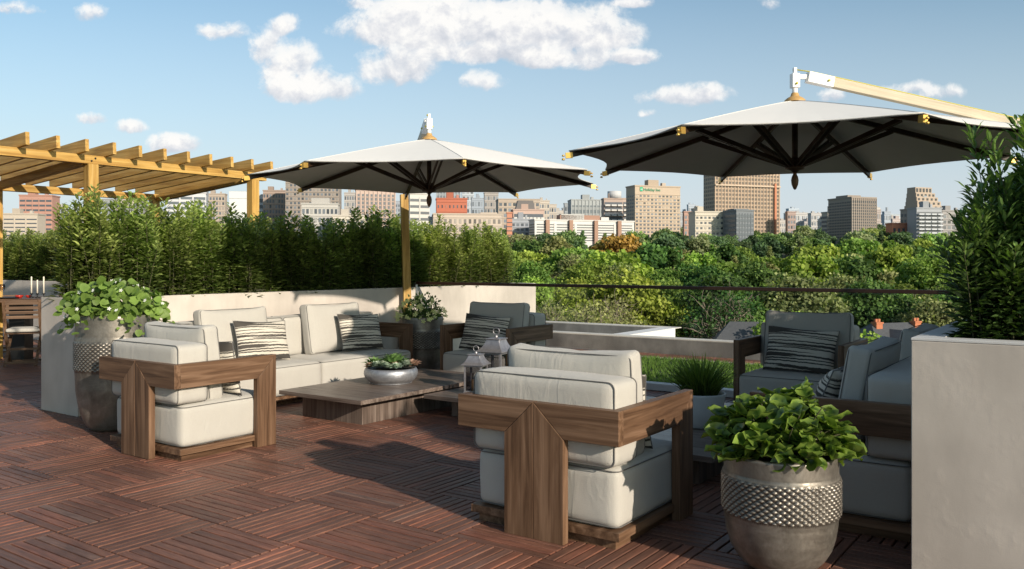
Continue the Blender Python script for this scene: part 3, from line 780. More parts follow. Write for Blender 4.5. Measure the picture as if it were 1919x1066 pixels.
# ================================================================== umbrellas
def umbrella(label,hub,R,th0,zt,apex,zfin,pole_xy,pole_top,lean,pole_w=.1):
    t=thing('cantilever_umbrella',label,'umbrella',(hub[0],hub[1],0),0,'cantilever sun umbrellas')
    # canopy
    def build_canopy(off,name,mat):
        V=[];F=[];K=10;J=8
        idx={}
        for k in range(8):
            a0=th0+k*PI/4;a1=a0+PI/4
            A=Vector((math.cos(a0),math.sin(a0),0));B_=Vector((math.cos(a1),math.sin(a1),0))
            for i in range(K+1):
                q=i/K
                for j in range(J+1):
                    s=j/J; dirn=A*(1-s)+B_*s
                    scal=1-.085*math.sin(PI*s)*q**3*.9
                    p=dirn*(R*q*scal); z=apex-(apex-zt)*(q**1.06)-.012*math.sin(PI*s)*q*(1-q)*4*.6
                    V.append((p.x,p.y,z+off))
            b=k*(K+1)*(J+1)
            for i in range(K):
                for j in range(J):
                    o=b+i*(J+1)+j; F.append((o,o+1,o+J+2,o+J+1))
        mb=MB(); mb.add(V,F,False)
        o=mb.build(name,mat,t,fixn=False)
        bm=bmesh.new(); bm.from_mesh(o.data); bmesh.ops.remove_doubles(bm,verts=bm.verts,dist=.002); bm.to_mesh(o.data); bm.free()
        return o
    build_canopy(0,'canopy',M['canopy'])
    build_canopy(-.006,'lining',M['canopyin'])
    hubz=zfin+.20
    for k in range(8):
        a0=th0+k*PI/4;a1=a0+PI/4; A=Vector((math.cos(a0),math.sin(a0),0));B_=Vector((math.cos(a1),math.sin(a1),0)); pts=[]
        for j in range(13):
            q=j/12; dirn=A*(1-q)+B_*q; scal=1-.085*math.sin(PI*q)*.9; p=dirn*(R*scal); pts.append((p.x,p.y,zt+.0015))
        MB().tube(pts,.0045,5).build('hem',M['canopyhem'],t)
        MB().tube([tuple(A*(R*q)+Vector((0,0,apex-(apex-zt)*(q**1.06)+.001))) for q in np.linspace(.04,.985,14)],.003,5).build('seam',M['canopyhem'],t)
    for k in range(8):
        a=th0+k*PI/4; d=Vector((math.cos(a),math.sin(a),0))
        # along local x so the grain follows
        a0=d*.06+Vector((0,0,apex-.05)); 
        mid=d*(R*.5)+Vector((0,0,apex-(apex-zt)*.5-.034)); b0=d*(R*1.0)+Vector((0,0,zt-.034))
        mb=MB(); mb.beam(a0,mid,.026,.042); mb.beam(mid,b0,.026,.042); r=mb.build('rib',M['ribwood'],t,bevel=.002,seg=1)
        m2=MB(); m2.beam(d*(R*.985)+Vector((0,0,zt-.033)),d*(R*1.015)+Vector((0,0,zt-.038)),.029,.044); 
        pr=d*(R*1.025); m2.lathe([(0,0),(.010,.0),(.012,.008),(.006,.014),(0,.016)],12,c=(pr.x,pr.y,zt-.045)); m2.lathe([(0,0),(.012,.0),(.013,.010),(.006,.016),(0,.018)],10,c=(pr.x,pr.y,zt-.075))
        m2.build('rib_tip',M['gold'],r)
        sp_=.033; e=d.cross(Vector((0,0,1)))
        top=d*(R*.44)+Vector((0,0,apex-(apex-zt)*.44-.055)); bot=d*.055+Vector((0,0,hubz))
        m3=MB(); m3.beam(bot+e*.018,top+e*.022,.011,.036); m3.beam(bot-e*.018,top-e*.022,.011,.036); m3.build('strut',M['ribwood'],t)
    MB().lathe([(0,apex-.05),(.024,apex-.05),(.024,hubz-.05),(0,hubz-.05)],16).build('centre_pole',M['ribwood'],t)
    MB().lathe([(0,hubz+.06),(.045,hubz+.06),(.05,hubz+.03),(.042,hubz),(.075,hubz-.01),(.075,hubz-.03),(.035,hubz-.04),(.02,hubz-.055),(0,hubz-.055)],28).build('hub',M['ribwood'],t)
    f=hubz-.055
    MB().lathe([(0,f),(.016,f),(.014,f-.015),(.024,f-.035),(.030,f-.065),(.026,f-.10),(.012,f-.135),(0,zfin)],20).build('finial',M['gold'] if False else M['beech_d'],t)
    MB().lathe([(.085,apex-.012),(.082,apex+.004),(.06,apex+.022),(.036,apex+.035),(.03,apex+.055),(.027,apex+.062),(0,apex+.063)],32).build('top_cap',M['larchd'],t)
    # arm towards the post
    pd=Vector((pole_xy[0]-hub[0],pole_xy[1]-hub[1],0)); L=pd.length; u=pd/L; e=u.cross(Vector((0,0,1)))
    z0=apex+.055
    mb=MB(); c0=Vector((0,0,0))
    mb.lathe([(0,z0-.01),(.022,z0-.01),(.022,z0+.05),(0,z0+.05)],14)
    mb.beam(Vector((0,0,z0+.05)),Vector((0,0,z0+.165)),.062,.062,up=e)
    mb.beam(Vector((0,0,z0+.165)),Vector((0,0,z0+.215)),.026,.028,up=e)
    mb.beam(u*.030+Vector((0,0,z0+.142)),u*.15+Vector((0,0,z0+.140)),.028,.036)
    br=mb.build('bracket',M['white'],t,bevel=.002,seg=1)
    a=u*.105+Vector((0,0,z0+.140)); b=Vector((pole_xy[0]-hub[0],pole_xy[1]-hub[1],pole_top+arm_drop))
    dn=(b-a).normalized()
    MB().beam(a,a+dn*.22,.072,.086).build('arm_sleeve',M['white'],t,bevel=.002,seg=1)
    ob=MB().beam((0,0,0),((b-a).length-.221,0,0),.062,.078).build('arm',M['beech'],t,bevel=.002,seg=1); ob.location=a+dn*.221; ob.rotation_euler=dn.to_track_quat('X','Z').to_euler()
    mb=MB()
    for p0 in (e*-.034+Vector((0,0,z0+.08)), e*.034+Vector((0,0,z0+.08)), a+dn*.17-e*.038, a+dn*.17+e*.038, Vector((0,0,z0+.20))-e*.014):
        mb.tube([p0+e*.012,p0-e*.012],.0095,10)
    mb.build('bolt',M['yellow'],t)
    rp=[Vector((0,0,z0+.20))]+[a+dn*s_+Vector((0,0,.052)) for s_ in (.05,.8,1.6,(b-a).length-.05)]
    MB().tube(rp,.005,6).build('rope',M['yellow'],t)
    pb=Vector(lean[0])-Vector((hub[0],hub[1],0)); pt=Vector(lean[1])-Vector((hub[0],hub[1],0))
    MB().beam(pb,pt,pole_w,pole_w,up=(e.x,e.y,0)).build('post',M['tim_z'],t,bevel=.003,seg=1)
    MB().tube([pt+Vector((0,0,-.02)),pt+Vector((0,0,.04))-u*.02,b*1.0+Vector((0,0,-.05))],.014,8).build('hook',M['black'],t)
    MB().box(pb.x-.16,pb.x+.16,pb.y-.16,pb.y+.16,0,.012).build('foot_plate',M['black'],t)
    return t
M['beech_d']=simple('turned_wood',(.16,.09,.045),.4,var=.2)
M['larchd']=simple('cap_wood',(.52,.32,.12),.45,var=.15)
arm_drop=.10
b1=bear(T(767),11.15); t1=bear(T(757),11.15,2.31)
def U(label,hub,th,p0,p1,drop):
    global arm_drop; arm_drop=drop
    return umbrella(label,hub,1.86,math.radians(th),2.30,2.73,2.00,(p1[0],p1[1]),p1[2],(p0,p1))
U('pale canopied umbrella over the sunlit sofa, its post rising at the plaster wall',(-5.95,6.86),5.1,tuple(b1),tuple(t1),.10)
U('pale canopied umbrella over the shaded seats at the right with its arm in view',(-2.11,6.97),39.8,(-.45,8.42,0),(-.45,8.42,2.40),.12)

# ================================================================== terrace
TS=.5713; OX,OY=-5.629,2.795
def deck(name,i0,i1,j0,j1,z=0,clip=None,seed=3):
    rng=random.Random(seed); mb=MB(); ns=10; g=.0052
    for i in range(i0,i1):
        for j in range(j0,j1):
            x0=OX+i*TS;y0=OY+j*TS
            if clip and not (clip[0]-.01<=x0 and x0+TS<=clip[1]+TS and clip[2]-TS<=y0 and y0<=clip[3]): continue
            w=TS/ns; alongy=(i+j)%2
            for k in range(ns):
                c=(rng.random(),float(alongy),rng.random()); dz=rng.uniform(-.0012,.0012)
                a0,a1=k*w+g,(k+1)*w-g; b0,b1=.0045,TS-.0045
                X0,X1,Y0,Y1=(x0+a0,x0+a1,y0+b0,y0+b1) if alongy else (x0+b0,x0+b1,y0+a0,y0+a1)
                if clip: Y0=max(Y0,clip[2]);Y1=min(Y1,clip[3])
                if Y1-Y0<.004: continue
                # chamfered slat: top inset
                ch=.0022; zt=z+dz
                vs=[(X0,Y0,z-.018),(X1,Y0,z-.018),(X1,Y1,z-.018),(X0,Y1,z-.018),(X0,Y0,zt-ch),(X1,Y0,zt-ch),(X1,Y1,zt-ch),(X0,Y1,zt-ch),(X0+ch,Y0+ch,zt),(X1-ch,Y0+ch,zt),(X1-ch,Y1-ch,zt),(X0+ch,Y1-ch,zt)]
                fs=[(0,1,5,4),(1,2,6,5),(2,3,7,6),(3,0,4,7),(4,5,9,8),(5,6,10,9),(6,7,11,10),(7,4,8,11),(8,9,10,11)]
                mb.add(vs,fs,col=c)
    o=mb.build(name,M['deck'],fixn=False); return tag(o,kind='structure')
deck('deck_floor',-24,14,-3,10,clip=(-30,10,0,8.5))
deck('deck_walkway',-4,12,15,17,z=-.01,clip=(-30,10,11.42,12.14),seed=9)
M['under']=simple('dark_underlay',(.012,.009,.008),.9)
tag(MB().box(-24,4,-1,12.15,-.30,-.022).build('roof_slab',M['under']),kind='structure')

# planters
HW=1.08
def planter_box(label,parts_):
    t=thing('planter_wall',label,'planter',(0,0,0))
    return t
pl=thing('planter_wall','long cream plaster planter wall behind the sunlit sofa and its hedge','planter',(-8.03,4.0,0))
def sub(t,b,name,mat,bevel=.004):
    l=t.location; return MB().box(b[0]-l.x,b[1]-l.x,b[2]-l.y,b[3]-l.y,b[4],b[5]).build(name,mat,t,bevel=bevel)
sub(pl,(-7.80,-7.69,4.115,11.52,0,HW),'wall_panel',M['plaster'])
sub(pl,(-8.37,-7.69,4.0,4.112,0,HW),'end_panel',M['plaster'])
sub(pl,(-8.37,-8.26,4.115,11.52,0,HW),'wall_panel',M['plaster'])
sub(pl,(-8.258,-7.802,11.41,11.52,0,HW),'end_panel',M['plaster'])
sub(pl,(-8.258,-7.802,4.114,11.408,.9,HW-.06),'soil',M['soil'],0)
pr=thing('planter_box','big plaster planter box filling the lower right corner, pale coping on top','planter',(0,6,0))
sub(pr,(-.706,3.2,3.974,4.088,0,HW-.012),'front_panel',M['plaster'])
sub(pr,(-.706,-.592,4.090,8.1,0,HW-.012),'side_panel',M['plaster'])
sub(pr,(-.590,3.2,4.090,8.1,.8,HW-.075),'soil',M['soil'],0)
cp=MB(); l=pr.location
for b in ((-.707,3.2,3.973,4.087),(-.707,-.591,4.089,8.1)): cp.box(b[0]-l.x,b[1]-l.x,b[2]-l.y,b[3]-l.y,HW-.0115,HW)
cp.build('coping',M['cap'],pr,bevel=.002)
fp=thing('planter_wall','distant white planter wall behind the dining table at far left','planter',(-16,7.6,0))
sub(fp,(-26,-9.9,7.6,7.72,0,HW),'wall_panel',M['plaster'])
sub(fp,(-26,-9.9,8.3,8.4,0,HW),'wall_panel',M['plaster'])
sub(fp,(-26,-9.9,7.725,8.295,.9,HW-.06),'soil',M['soil'],0)

# glass railing
rl=thing('glass_railing','frameless glass railing with dark bronze handrail along the roof edge','railing',(-4,8.6,0))
MB().box(-3.68,3.9,-.022,.022,1.118,1.155).build('handrail',M['rail'],rl,bevel=.004)
x=-3.6
while x<3.8:
    MB().add([(x,0,.075),(min(x+1.49,3.9),0,.075),(min(x+1.49,3.9),0,1.117),(x,0,1.117)],[(0,1,2,3)]).build('glass_pane',M['glass'],rl)
    x+=1.5
MB().box(-3.68,3.9,-.075,.075,0,.074).build('base_channel',M['cap'],rl,bevel=.004)
mb=MB(); mb.box(-3.72,-3.68,-.02,.02,.85,1.14); mb.build('clamp',M['steel'],rl,bevel=.003)

# lawn
gb=tag(MB().box(-7.6,1.0,8.69,11.40,-.0215,.004).build('lawn_soil',M['ground']),kind='structure')
rl_=np.random.default_rng(21); n=26000
xx=rl_.uniform(-6.6,-.6,n); yy=8.7+2.7*rl_.random(n); pos=np.stack([xx,yy,np.full(n,.004)],1)
def lawn_blades(n,pos,rng):
    az=rng.uniform(0,2*PI,n); L=rng.uniform(.03,.065,n); lean=rng.uniform(.1,.7,n)
    ax=np.stack([np.cos(az)*lean,np.sin(az)*lean,np.ones(n)],1); nr=np.stack([np.cos(az+1.5),np.sin(az+1.5),np.zeros(n)],1)
    pn=np.array([.5+.5*mnoise.noise(Vector((a*.9,b*.9,0))) for a,b in pos[:,:2]])
    col=np.stack([np.clip(pn+rng.normal(0,.2,n),0,1.2),rng.uniform(.32,.6,n)*(.75+.5*pn),np.zeros(n)],1)
    return leaves(BLADE,pos,ax,nr,L,col,.16)
V,F,C=lawn_blades(n,pos,rl_)
tag(link('lawn',fastmesh('lawn',V,F,C),M['lawn']),'short green lawn strip between the glass railing and the walkway','grass',kind='stuff')
tag(MB().box(-7.6,1,11.402,11.418,-.02,.02).build('lawn_edging',M['lightconc']),kind='structure')

# parapets beyond
p1=thing('parapet','low grey concrete parapet behind the lawn walkway','wall',(-4,12.3,0))
sub(p1,(-9.5,5,12.15,12.40,-.5,.215),'wall_panel',M['concrete'])
sub(p1,(-9.5,5,12.148,12.402,.2155,.235),'coping',M['lightconc'],.003)
p2=thing('parapet','lower sunlit roof parapet forming a corner beyond the grey one','wall',(-7,16,0))
YB=16.2; XE=-7.35
sub(p2,(-16,XE-.3,YB,YB+.3,-.9,.05),'wall_panel',M['concrete'])
sub(p2,(-16,XE,YB-.002,YB+.30,.0505,.07),'coping',M['lightconc'],.003)
sub(p2,(XE-.35,XE,12.41,YB-.003,-.9,.07),'wall_panel',M['whitewall'],.003)
tag(MB().box(-16,XE-.36,12.42,YB-.01,-1.0,-.9).build('lower_roof',M['concrete']),kind='structure')

# ================================================================== pergola (slopes down to the back)
S=1.25
pg=thing('pergola','golden timber pergola with projecting rafters over the dining table','pergola',(-10.75,6,0))
l=pg.location
def sc(x,y,z): return Vector((x*S-l.x,y*S-l.y,1.4+(z-1.4)*S))
zb,zt=2.425,2.513
drop=.077
def zr(x): return -(-8.6-x)*drop
xf0,xf1=-8.655,-8.545
def pbeam(name,a,b,w,h,mat): return MB().beam(sc(*a),sc(*b),w*S,h*S).build(name,mat,pg,bevel=.004)
pbeam('beam',(-8.6,1.6,(zb+zt)/2),(-8.6,6.80,(zb+zt)/2),.09,zt-zb,M['tim_y'])
XR=-10.72
pbeam('beam',(XR,1.6,(zb+zt)/2+zr(XR)),(XR,6.75,(zb+zt)/2+zr(XR)),.09,zt-zb,M['tim_y'])
for y in (6.66,4.57,2.48):
    pbeam('side_beam',(-8.66,y,(zb+zt)/2-.012),(XR+.06,y,(zb+zt)/2+zr(XR)-.012),.075,.085,M['tim_x'])
for y in (6.63,4.61,2.5):
    a=sc(-8.6,y,0);b=sc(-8.6,y,zb); MB().box(a.x-.066,a.x+.066,a.y-.066,a.y+.066,0,b.z-.001).build('post',M['tim_z'],pg,bevel=.004)
    a=sc(XR,y,0);b=sc(XR,y,zb+zr(XR)); MB().box(a.x-.066,a.x+.066,a.y-.066,a.y+.066,0,b.z-.001).build('post',M['tim_z'],pg,bevel=.004)
for k in range(17):
    y=6.74-.2858*k
    z=2.588
    pbeam('rafter',(-8.38,y,z-.001+.0),(XR-.15,y,z+zr(XR-.15)),.038,.125,M['tim_x'])

for y in (6.63,4.61,2.5):
    for dy,dz in ((-.02,.0),(.02,.03)):
        a=sc(-8.6,y+dy,2.455+dz); MB().tube([(a.x+.054,a.y,a.z),(a.x+.066,a.y,a.z)],.012,10).build('bolt',M['black'],pg)

# ================================================================== dining set
def dining_chair(label,loc,rz):
    t=thing('folding_chair',label,'chair',loc,rz,'wooden folding dining chairs')
    for sx in (-1,1):
        x=sx*.215
        m_=MB(); m_.beam((x,-.24,.0),(x,.05,.44),.024,.04,up=(1,0,0)); m_.beam((x,.05,.44),(x,.17,.90),.024,.04,up=(1,0,0)) ; m_.build('leg',M['din_z'],t)
        MB().beam((x*.86,.26,.0),(x*.86,-.20,.43),.022,.036,up=(1,0,0)).build('leg',M['din_z'],t)
    for z,h in ((.865,.062),(.79,.042),(.725,.042),(.66,.042)):
        y=.05+(z-.44)/.46*.12; MB().box(-.203,.203,y-.008,y+.012,z-h/2,z+h/2).build('slat',M['din_x'],t,bevel=.002)
    MB().box(-.20,.20,-.21,.07,.425,.45).build('seat',M['din_x'],t,bevel=.002)
    rbox('seat_pad',.41,.40,.05,.02,M['fabric'],t,(0,-.08,.478),n=8,puff=(.0,.0,.01),wr=.001)
    for y,z in ((-.235,.03),(.235,.05),(.09,.22)): MB().box(-.19,.19,y-.01,y+.01,z-.014,z+.014).build('stretcher',M['din_x'],t)
    return t
dc=bear(T(45),11.75)
dining_chair('wooden folding chair in front of the dining table with a grey seat pad',(dc.x,dc.y,0),YAW+PI+.35)
dc=bear(T(-5),13.3)
dining_chair('folding chair half hidden on the far side of the dining table',(dc.x,dc.y,0),YAW+.3)
dc=bear(T(118),13.6)
dining_chair('folding chair behind the far end of the dining table',(dc.x,dc.y,0),YAW-.3)
c=bear(T(-40),12.25); TZ=.905
t=thing('dining_table','long wooden dining table with a black column under the pergola','table',(c.x,c.y,0),YAW+.02)
tl=MB(); 
for k in range(7): tl.box(-1.6,1.5,-.48+k*.137,-.48+(k+1)*.137-.003,TZ-.05,TZ)
tl.build('table_top',M['din_x'],t,bevel=.002)
MB().box(.50,.72,-.12,.12,0,TZ-.051).box(.62,.86,-.30,-.1,0,.0).build('column',M['black'],t,bevel=.003)
MB().box(-1.0,-.75,-.12,.12,0,TZ-.051).build('column',M['black'],t,bevel=.003)
def on_table(px,off=0,z=TZ): 
    q=bear(T(px),12.15+off); return (q.x,q.y,z)
def bowl_(label,loc,r): 
    return tag(MB().lathe([(0,0),(r*.5,0),(r*.52,r*.08),(r*.85,r*.35),(r,r*.8),(r*.95,r*.8),(r*.8,r*.38),(0,r*.12)],24).build('bowl',M['red'],None,loc),label,'bowl','red bowls on the dining table')
bowl_('red bowl on the dining table nearest the wine glass',on_table(36,-.1),.055)
bowl_('second red bowl on the dining table, by the candlesticks',on_table(54,.1),.045)
for px,h,lb in ((59,.30,'tall white taper candle, leftmost on the dining table'),(70,.24,'shorter white taper candle in the middle of the candlesticks'),(82,.30,'tall white taper candle, rightmost on the dining table')):
    q=on_table(px); t=thing('candlestick',lb,'candlestick',q,0,'taper candles on the dining table')
    MB().lathe([(0,0),(.035,0),(.03,.01),(.01,.02),(.008,.05),(.02,.06),(.02,.07),(0,.07)],14).build('holder',M['black'],t)
    MB().lathe([(0,.07),(.011,.07),(.010,.07+h*.78),(0,.07+h*.8)],10).build('candle',M['wax'],t)
q=on_table(4,-.15); tag(MB().lathe([(0,0),(.035,0),(.035,.004),(.005,.01),(.004,.09),(.03,.12),(.04,.16),(.034,.20),(.032,.20),(.037,.16),(.0,.115)],20).build('wine_glass',m_glass('wine_glass',(.85,.8,.78),1.0,.02),None,q),'clear wine glass at the left end of the dining table','glass')
for px,lb in ((14,'dark plate at the left end of the dining table'),(100,'dark plate at the right end of the dining table')):
    q=on_table(px,-.25); tag(MB().lathe([(0,0),(.08,0),(.15,.018),(.148,.02),(.08,.006),(0,.005)],28).build('plate',M['black'],None,q),lb,'plate','plates on the dining table')

# ================================================================== hedges
def shrub_mesh(name,w,d,h,nst,rng,leaf=(.045,.075),tpl=LANCE,width=1.0,per=34,spread=.12,wild=.22):
    P_=[];A_=[];Nn=[];S_=[];Cc=[]; st=MB()
    for k in range(nst):
        bx=rng.uniform(-.30,.30)*w; by=rng.uniform(-.30,.30)*d
        tx=bx+rng.normal(0,wild)*w*.6; ty=by+rng.normal(0,wild)*d*.6; hh=h*(rng.uniform(.60,.92) if k%3 else rng.uniform(.88,1.16))*(1-.22*abs(tx/w))
        tx=np.clip(tx,-.62*w,.62*w); ty=np.clip(ty,-.62*d,.62*d)
        z0=0
        pts=[np.array([bx+(tx-bx)*s**1.3,by+(ty-by)*s**1.3,z0+hh*s]) for s in np.linspace(0,1,6)]
        st.tube([tuple(q) for q in pts],[.006*(1-.8*s) +.001 for s in np.linspace(0,1,6)],4,cap=False)
        m=int(per*hh/h); 
        bright=rng.uniform(.75,1.25)
        for j in range(m):
            s=(j+.5)/m; s=s**.85; p=np.array([np.interp(s,np.linspace(0,1,6),[q[i] for q in pts]) for i in range(3)])
            ang=j*2.39996+rng.normal(0,.3); up=.25+.9*s**3
            side=spread*(1-s*.75)*rng.uniform(.2,1.1)
            dirn=np.array([math.cos(ang),math.sin(ang),up+rng.normal(0,.2)])
            P_.append(p+np.array([math.cos(ang)*side,math.sin(ang)*side,side*.4])); A_.append(dirn); Nn.append([-math.cos(ang)*up+rng.normal(0,.3),-math.sin(ang)*up+rng.normal(0,.3),1]); S_.append(rng.uniform(*leaf)*(1-.25*s**4))
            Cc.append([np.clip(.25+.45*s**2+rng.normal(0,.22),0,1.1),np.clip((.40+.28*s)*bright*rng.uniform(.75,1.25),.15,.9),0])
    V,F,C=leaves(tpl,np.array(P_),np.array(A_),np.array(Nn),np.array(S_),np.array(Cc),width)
    return fastmesh(name,V,F,C), st
rh=np.random.default_rng(77)
HS=[]
for k in range(4):
    me,st=shrub_mesh('hedge_foliage',.62,.62,1.0,50,rh,leaf=(.05,.088),per=120,spread=.105,width=1.5,wild=.15)
    HS.append((me,st))
protos={}
def shrub(loc,rz,sc_,k,label,cat,group,mat,name='hedge_shrub'):
    key=(k,mat)
    if key not in protos:
        t=thing(name,label,cat,loc,rz,group); me,st=HS[k]
        link('foliage',me,M[mat],t); st.build('stem',M['stem'],t,fixn=False); t.scale=(sc_,)*3 if not hasattr(sc_,'__len__') else sc_
        protos[key]=t; return t
    return dup(protos[key],None,loc,rz,label,group,sc_)
ORD=['first','second','third','fourth','fifth','sixth','seventh','eighth','ninth','tenth','eleventh','twelfth','thirteenth','fourteenth','fifteenth','sixteenth','seventeenth','eighteenth','nineteenth','twentieth','twenty first','twenty second']
GH='evergreen shrubs in the long planter'
k=0; y=4.30
while y<11.15:
    hgt=.98+.06*math.sin(y*1.7)-.012*(y-4)+random.uniform(-.06,.06)
    shrub((-8.03+random.uniform(-.04,.04),y,1.0),random.uniform(0,6.28),(1.12,1.12,hgt),k%4,ORD[k]+' leafy evergreen shrub from the near end of the long planter','shrub',GH,'hedge')
    y+=.41; k+=1
GH2='evergreen shrubs in the distant planter'
x=-10.2;k=0
while x>-20:
    shrub((x,8.0,1.0),random.uniform(0,6.28),(1.15,1.1,.98+random.uniform(-.08,.08)),(k+1)%4,ORD[k]+' shrub from the right in the distant planter behind the dining table','shrub',GH2,'hedge')
    x-=.48;k+=1
# big dark leaved shrubs at right
HS.append(shrub_mesh('hedge_foliage',.70,.70,1.15,60,rh,leaf=(.09,.145),per=100,spread=.14,width=1.0,wild=.30))
HS.append(shrub_mesh('hedge_foliage',.70,.70,1.15,60,rh,leaf=(.09,.145),per=100,spread=.14,width=1.0,wild=.30))
GR='tall dark leaved shrubs in the right planter'
for i,(x,y,s,h,lb) in enumerate(((-.39,4.29,.56,.54,'low glossy leaved shrub spilling over the front corner of the right planter box'),
    (-.27,4.46,.62,.81,'tallest glossy leaved shrub at the right edge of the picture'),
    (-.02,4.42,.90,.84,'glossy leaved shrub just right of the tallest one'),
    (-.28,4.85,.85,.66,'second glossy leaved shrub along the side of the right planter box'),
    (.12,4.95,1.0,.92,'tall glossy leaved shrub behind the one at the right picture edge'),
    (-.26,5.35,.9,.72,'third glossy leaved shrub along the side of the right planter box'),
    (-.34,5.75,.95,.72,'fourth glossy leaved shrub along the side of the right planter box'),
    (-.34,6.25,.95,.72,'fifth glossy leaved shrub along the side of the right planter box'),
    (-.34,6.75,.95,.72,'sixth glossy leaved shrub along the side of the right planter box'),
    (-.34,7.25,.95,.70,'seventh glossy leaved shrub along the side of the right planter box'),
    (-.34,7.75,.95,.72,'farthest glossy leaved shrub along the side of the right planter box'),
    (.25,4.6,1.0,.90,'glossy leaved shrub in the front row, half outside the picture'),
    (.10,5.6,1.0,.85,'glossy leaved shrub in the inner row of the right planter box'),
    (.10,6.6,1.0,.85,'farther glossy leaved shrub in the inner row of the right planter box'))):
    shrub((x,y,1.0),i*1.3,(s,s,h),4+i%2,lb,'shrub',GR,'hedgeR')

# ================================================================== terrain
def zg(D):
    return float(np.interp(D,[-500,60,600,1200,2600,9000],[-14,-14,13,38,90,95]))
def hill():
    Ds=[-300,-50,0,30,60,100,160,240,340,460,600,800,1000,1300,1700,2200,2600,3500,5000,9000]
    Ls=[-9000,-5000,-3000,-1800,-1000,-600,-350,-200,-100,0,100,200,350,600,1000,1800,3000,5000,9000]
    V=[];F=[]
    for d in Ds:
        for l in Ls:
            p=RV*l+DV*d; V.append((p.x,p.y,zg(d)+ (0 if d<80 else 1.2*math.sin(l*.021+d*.013))))
    n=len(Ls)
    for i in range(len(Ds)-1):
        for j in range(n-1): F.append((i*n+j,i*n+j+1,(i+1)*n+j+1,(i+1)*n+j))
    mb=MB(); mb.add(V,F,True); return tag(mb.build('hill_ground',M['ground']),kind='structure')
hill()

# ================================================================== trees
def tree_mesh(seed,h,cr,nleaf,leaf,shape='round',base=.3,bare=False,ncl=34):
    rng=np.random.default_rng(seed); tr=MB()
    cz=h*(base+(1-base)/2); rz=h*(1-base)/2*1.02
    top=h*.72
    wob=rng.normal(0,h*.012,(8,2))
    tr.tube([(wob[i][0]*i*.5,wob[i][1]*i*.5,top*i/7) for i in range(8)],[h*.020*(1-.8*i/7)+.02 for i in range(8)],7)
    # clump centres
    cl=[]
    d=rnd_dirs(ncl*3,rng); d=d[d[:,2]>-.55][:ncl]
    for q in d:
        r=rng.uniform(.45,1.0)
        if shape=='cone':
            zz=rng.uniform(0,1); rr=cr*(1-zz)**.9*rng.uniform(.6,1.0); a=rng.uniform(0,2*PI); c=np.array([rr*math.cos(a),rr*math.sin(a),h*base*.6+(h-h*base*.6)*zz]); s=cr*.30*(1.1-zz*.8)
        else:
            c=np.array([q[0]*cr*.80*r,q[1]*cr*.80*r,cz+q[2]*rz*.82*r]); s=cr*rng.uniform(.20,.36)
            # flat-bottomed lobes
        cl.append((c,s,rng.uniform(.75,1.25)))
    for i,(c,s,b) in enumerate(cl):
        if i%2==0 or bare:
            z0=h*rng.uniform(.22,.6); mid=np.array([c[0]*.45,c[1]*.45,z0+(c[2]-z0)*.55+rng.normal(0,h*.01)])
            tr.tube([(0,0,z0),tuple(mid),tuple(c)],[h*.009,h*.006,h*.0025],5)
            if bare:
                for _ in range(5):
                    e=c+rnd_dirs(1,rng)[0]*s*1.3; tr.tube([tuple(mid*.4+c*.6),tuple((c+e)/2+rng.normal(0,.1,3)),tuple(e)],[h*.003,h*.002,h*.001],4)
    P_=[];Nn=[];Cc=[]
    per=nleaf//len(cl)
    for c,s,b in cl:
        n=per; dd=rnd_dirs(n,rng); rr=s*(.55+.5*rng.random(n)**.6)[:,None]
        squash=np.array([1.15,1.15,.72]) if shape!='cone' else np.array([1.2,1.2,.5])
        p=c+dd*rr*squash; P_.append(p); Nn.append(dd+rng.normal(0,.5,(n,3))+np.array([0,0,.5]))
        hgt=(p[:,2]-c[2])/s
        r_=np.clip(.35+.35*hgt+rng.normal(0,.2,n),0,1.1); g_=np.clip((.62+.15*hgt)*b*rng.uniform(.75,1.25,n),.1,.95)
        Cc.append(np.stack([r_,g_,np.zeros(n)],1))
    P_=np.vstack(P_);Nn=np.vstack(Nn);Cc=np.vstack(Cc); A=rnd_dirs(len(P_),rng)
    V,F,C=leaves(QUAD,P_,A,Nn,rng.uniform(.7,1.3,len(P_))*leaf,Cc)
    return fastmesh('crown',V,F,C),tr
TV={}
def tv(key,*a,**k): TV[key]=tree_mesh(*a,**k)
# near variants: unit metres, height 10
tv('n0',1,10,4.3,11000,.24,ncl=46); tv('n1',2,10,3.6,10000,.22,ncl=38,base=.22); tv('n2',3,10,4.8,11000,.25,ncl=56,base=.35)
tv('nb',4,10,4.2,3000,.17,ncl=46,bare=True,base=.25); tv('nc',5,10,2.6,7500,.20,shape='cone',ncl=60,base=.15)
tv('f0',6,10,4.6,4200,.42,ncl=34); tv('f1',7,10,5.2,4200,.44,ncl=40,base=.3); tv('f2',8,10,3.9,3800,.40,ncl=28,base=.2); tv('fc',9,10,2.6,3200,.36,shape='cone',ncl=40,base=.15)
tv('fb',14,10,4.8,2600,.32,ncl=40,bare=True)
tproto={}
def tree(loc,var,mat,sc_,rz,label,group,squash=1.0):
    key=(var,mat); s3=(sc_,sc_,sc_*squash)
    if key not in tproto:
        t=thing('tree' if 'c' not in var else 'conifer_tree',label,'tree',loc,rz,group); me,tr=TV[var]
        me=me.copy(); me.materials.clear()
        link('crown',me,M[mat],t); tr.build('trunk',M['barkpale' if 'b' in var else 'bark'],t,fixn=False); t.scale=s3; tproto[key]=t; return t
    return dup(tproto[key],None,loc,rz,label,group,s3)
MATW={'tree_dark':'dark green','tree_mid':'fresh green','tree_yel':'yellow green','tree_olive':'olive green','tree_orange':'orange brown'}
VW={'n0':'round','n1':'upright','n2':'broad','nb':'thinly leaved','nc':'pointed','f0':'round','f1':'broad','f2':'upright','fc':'pointed','fb':'thinly leaved'}
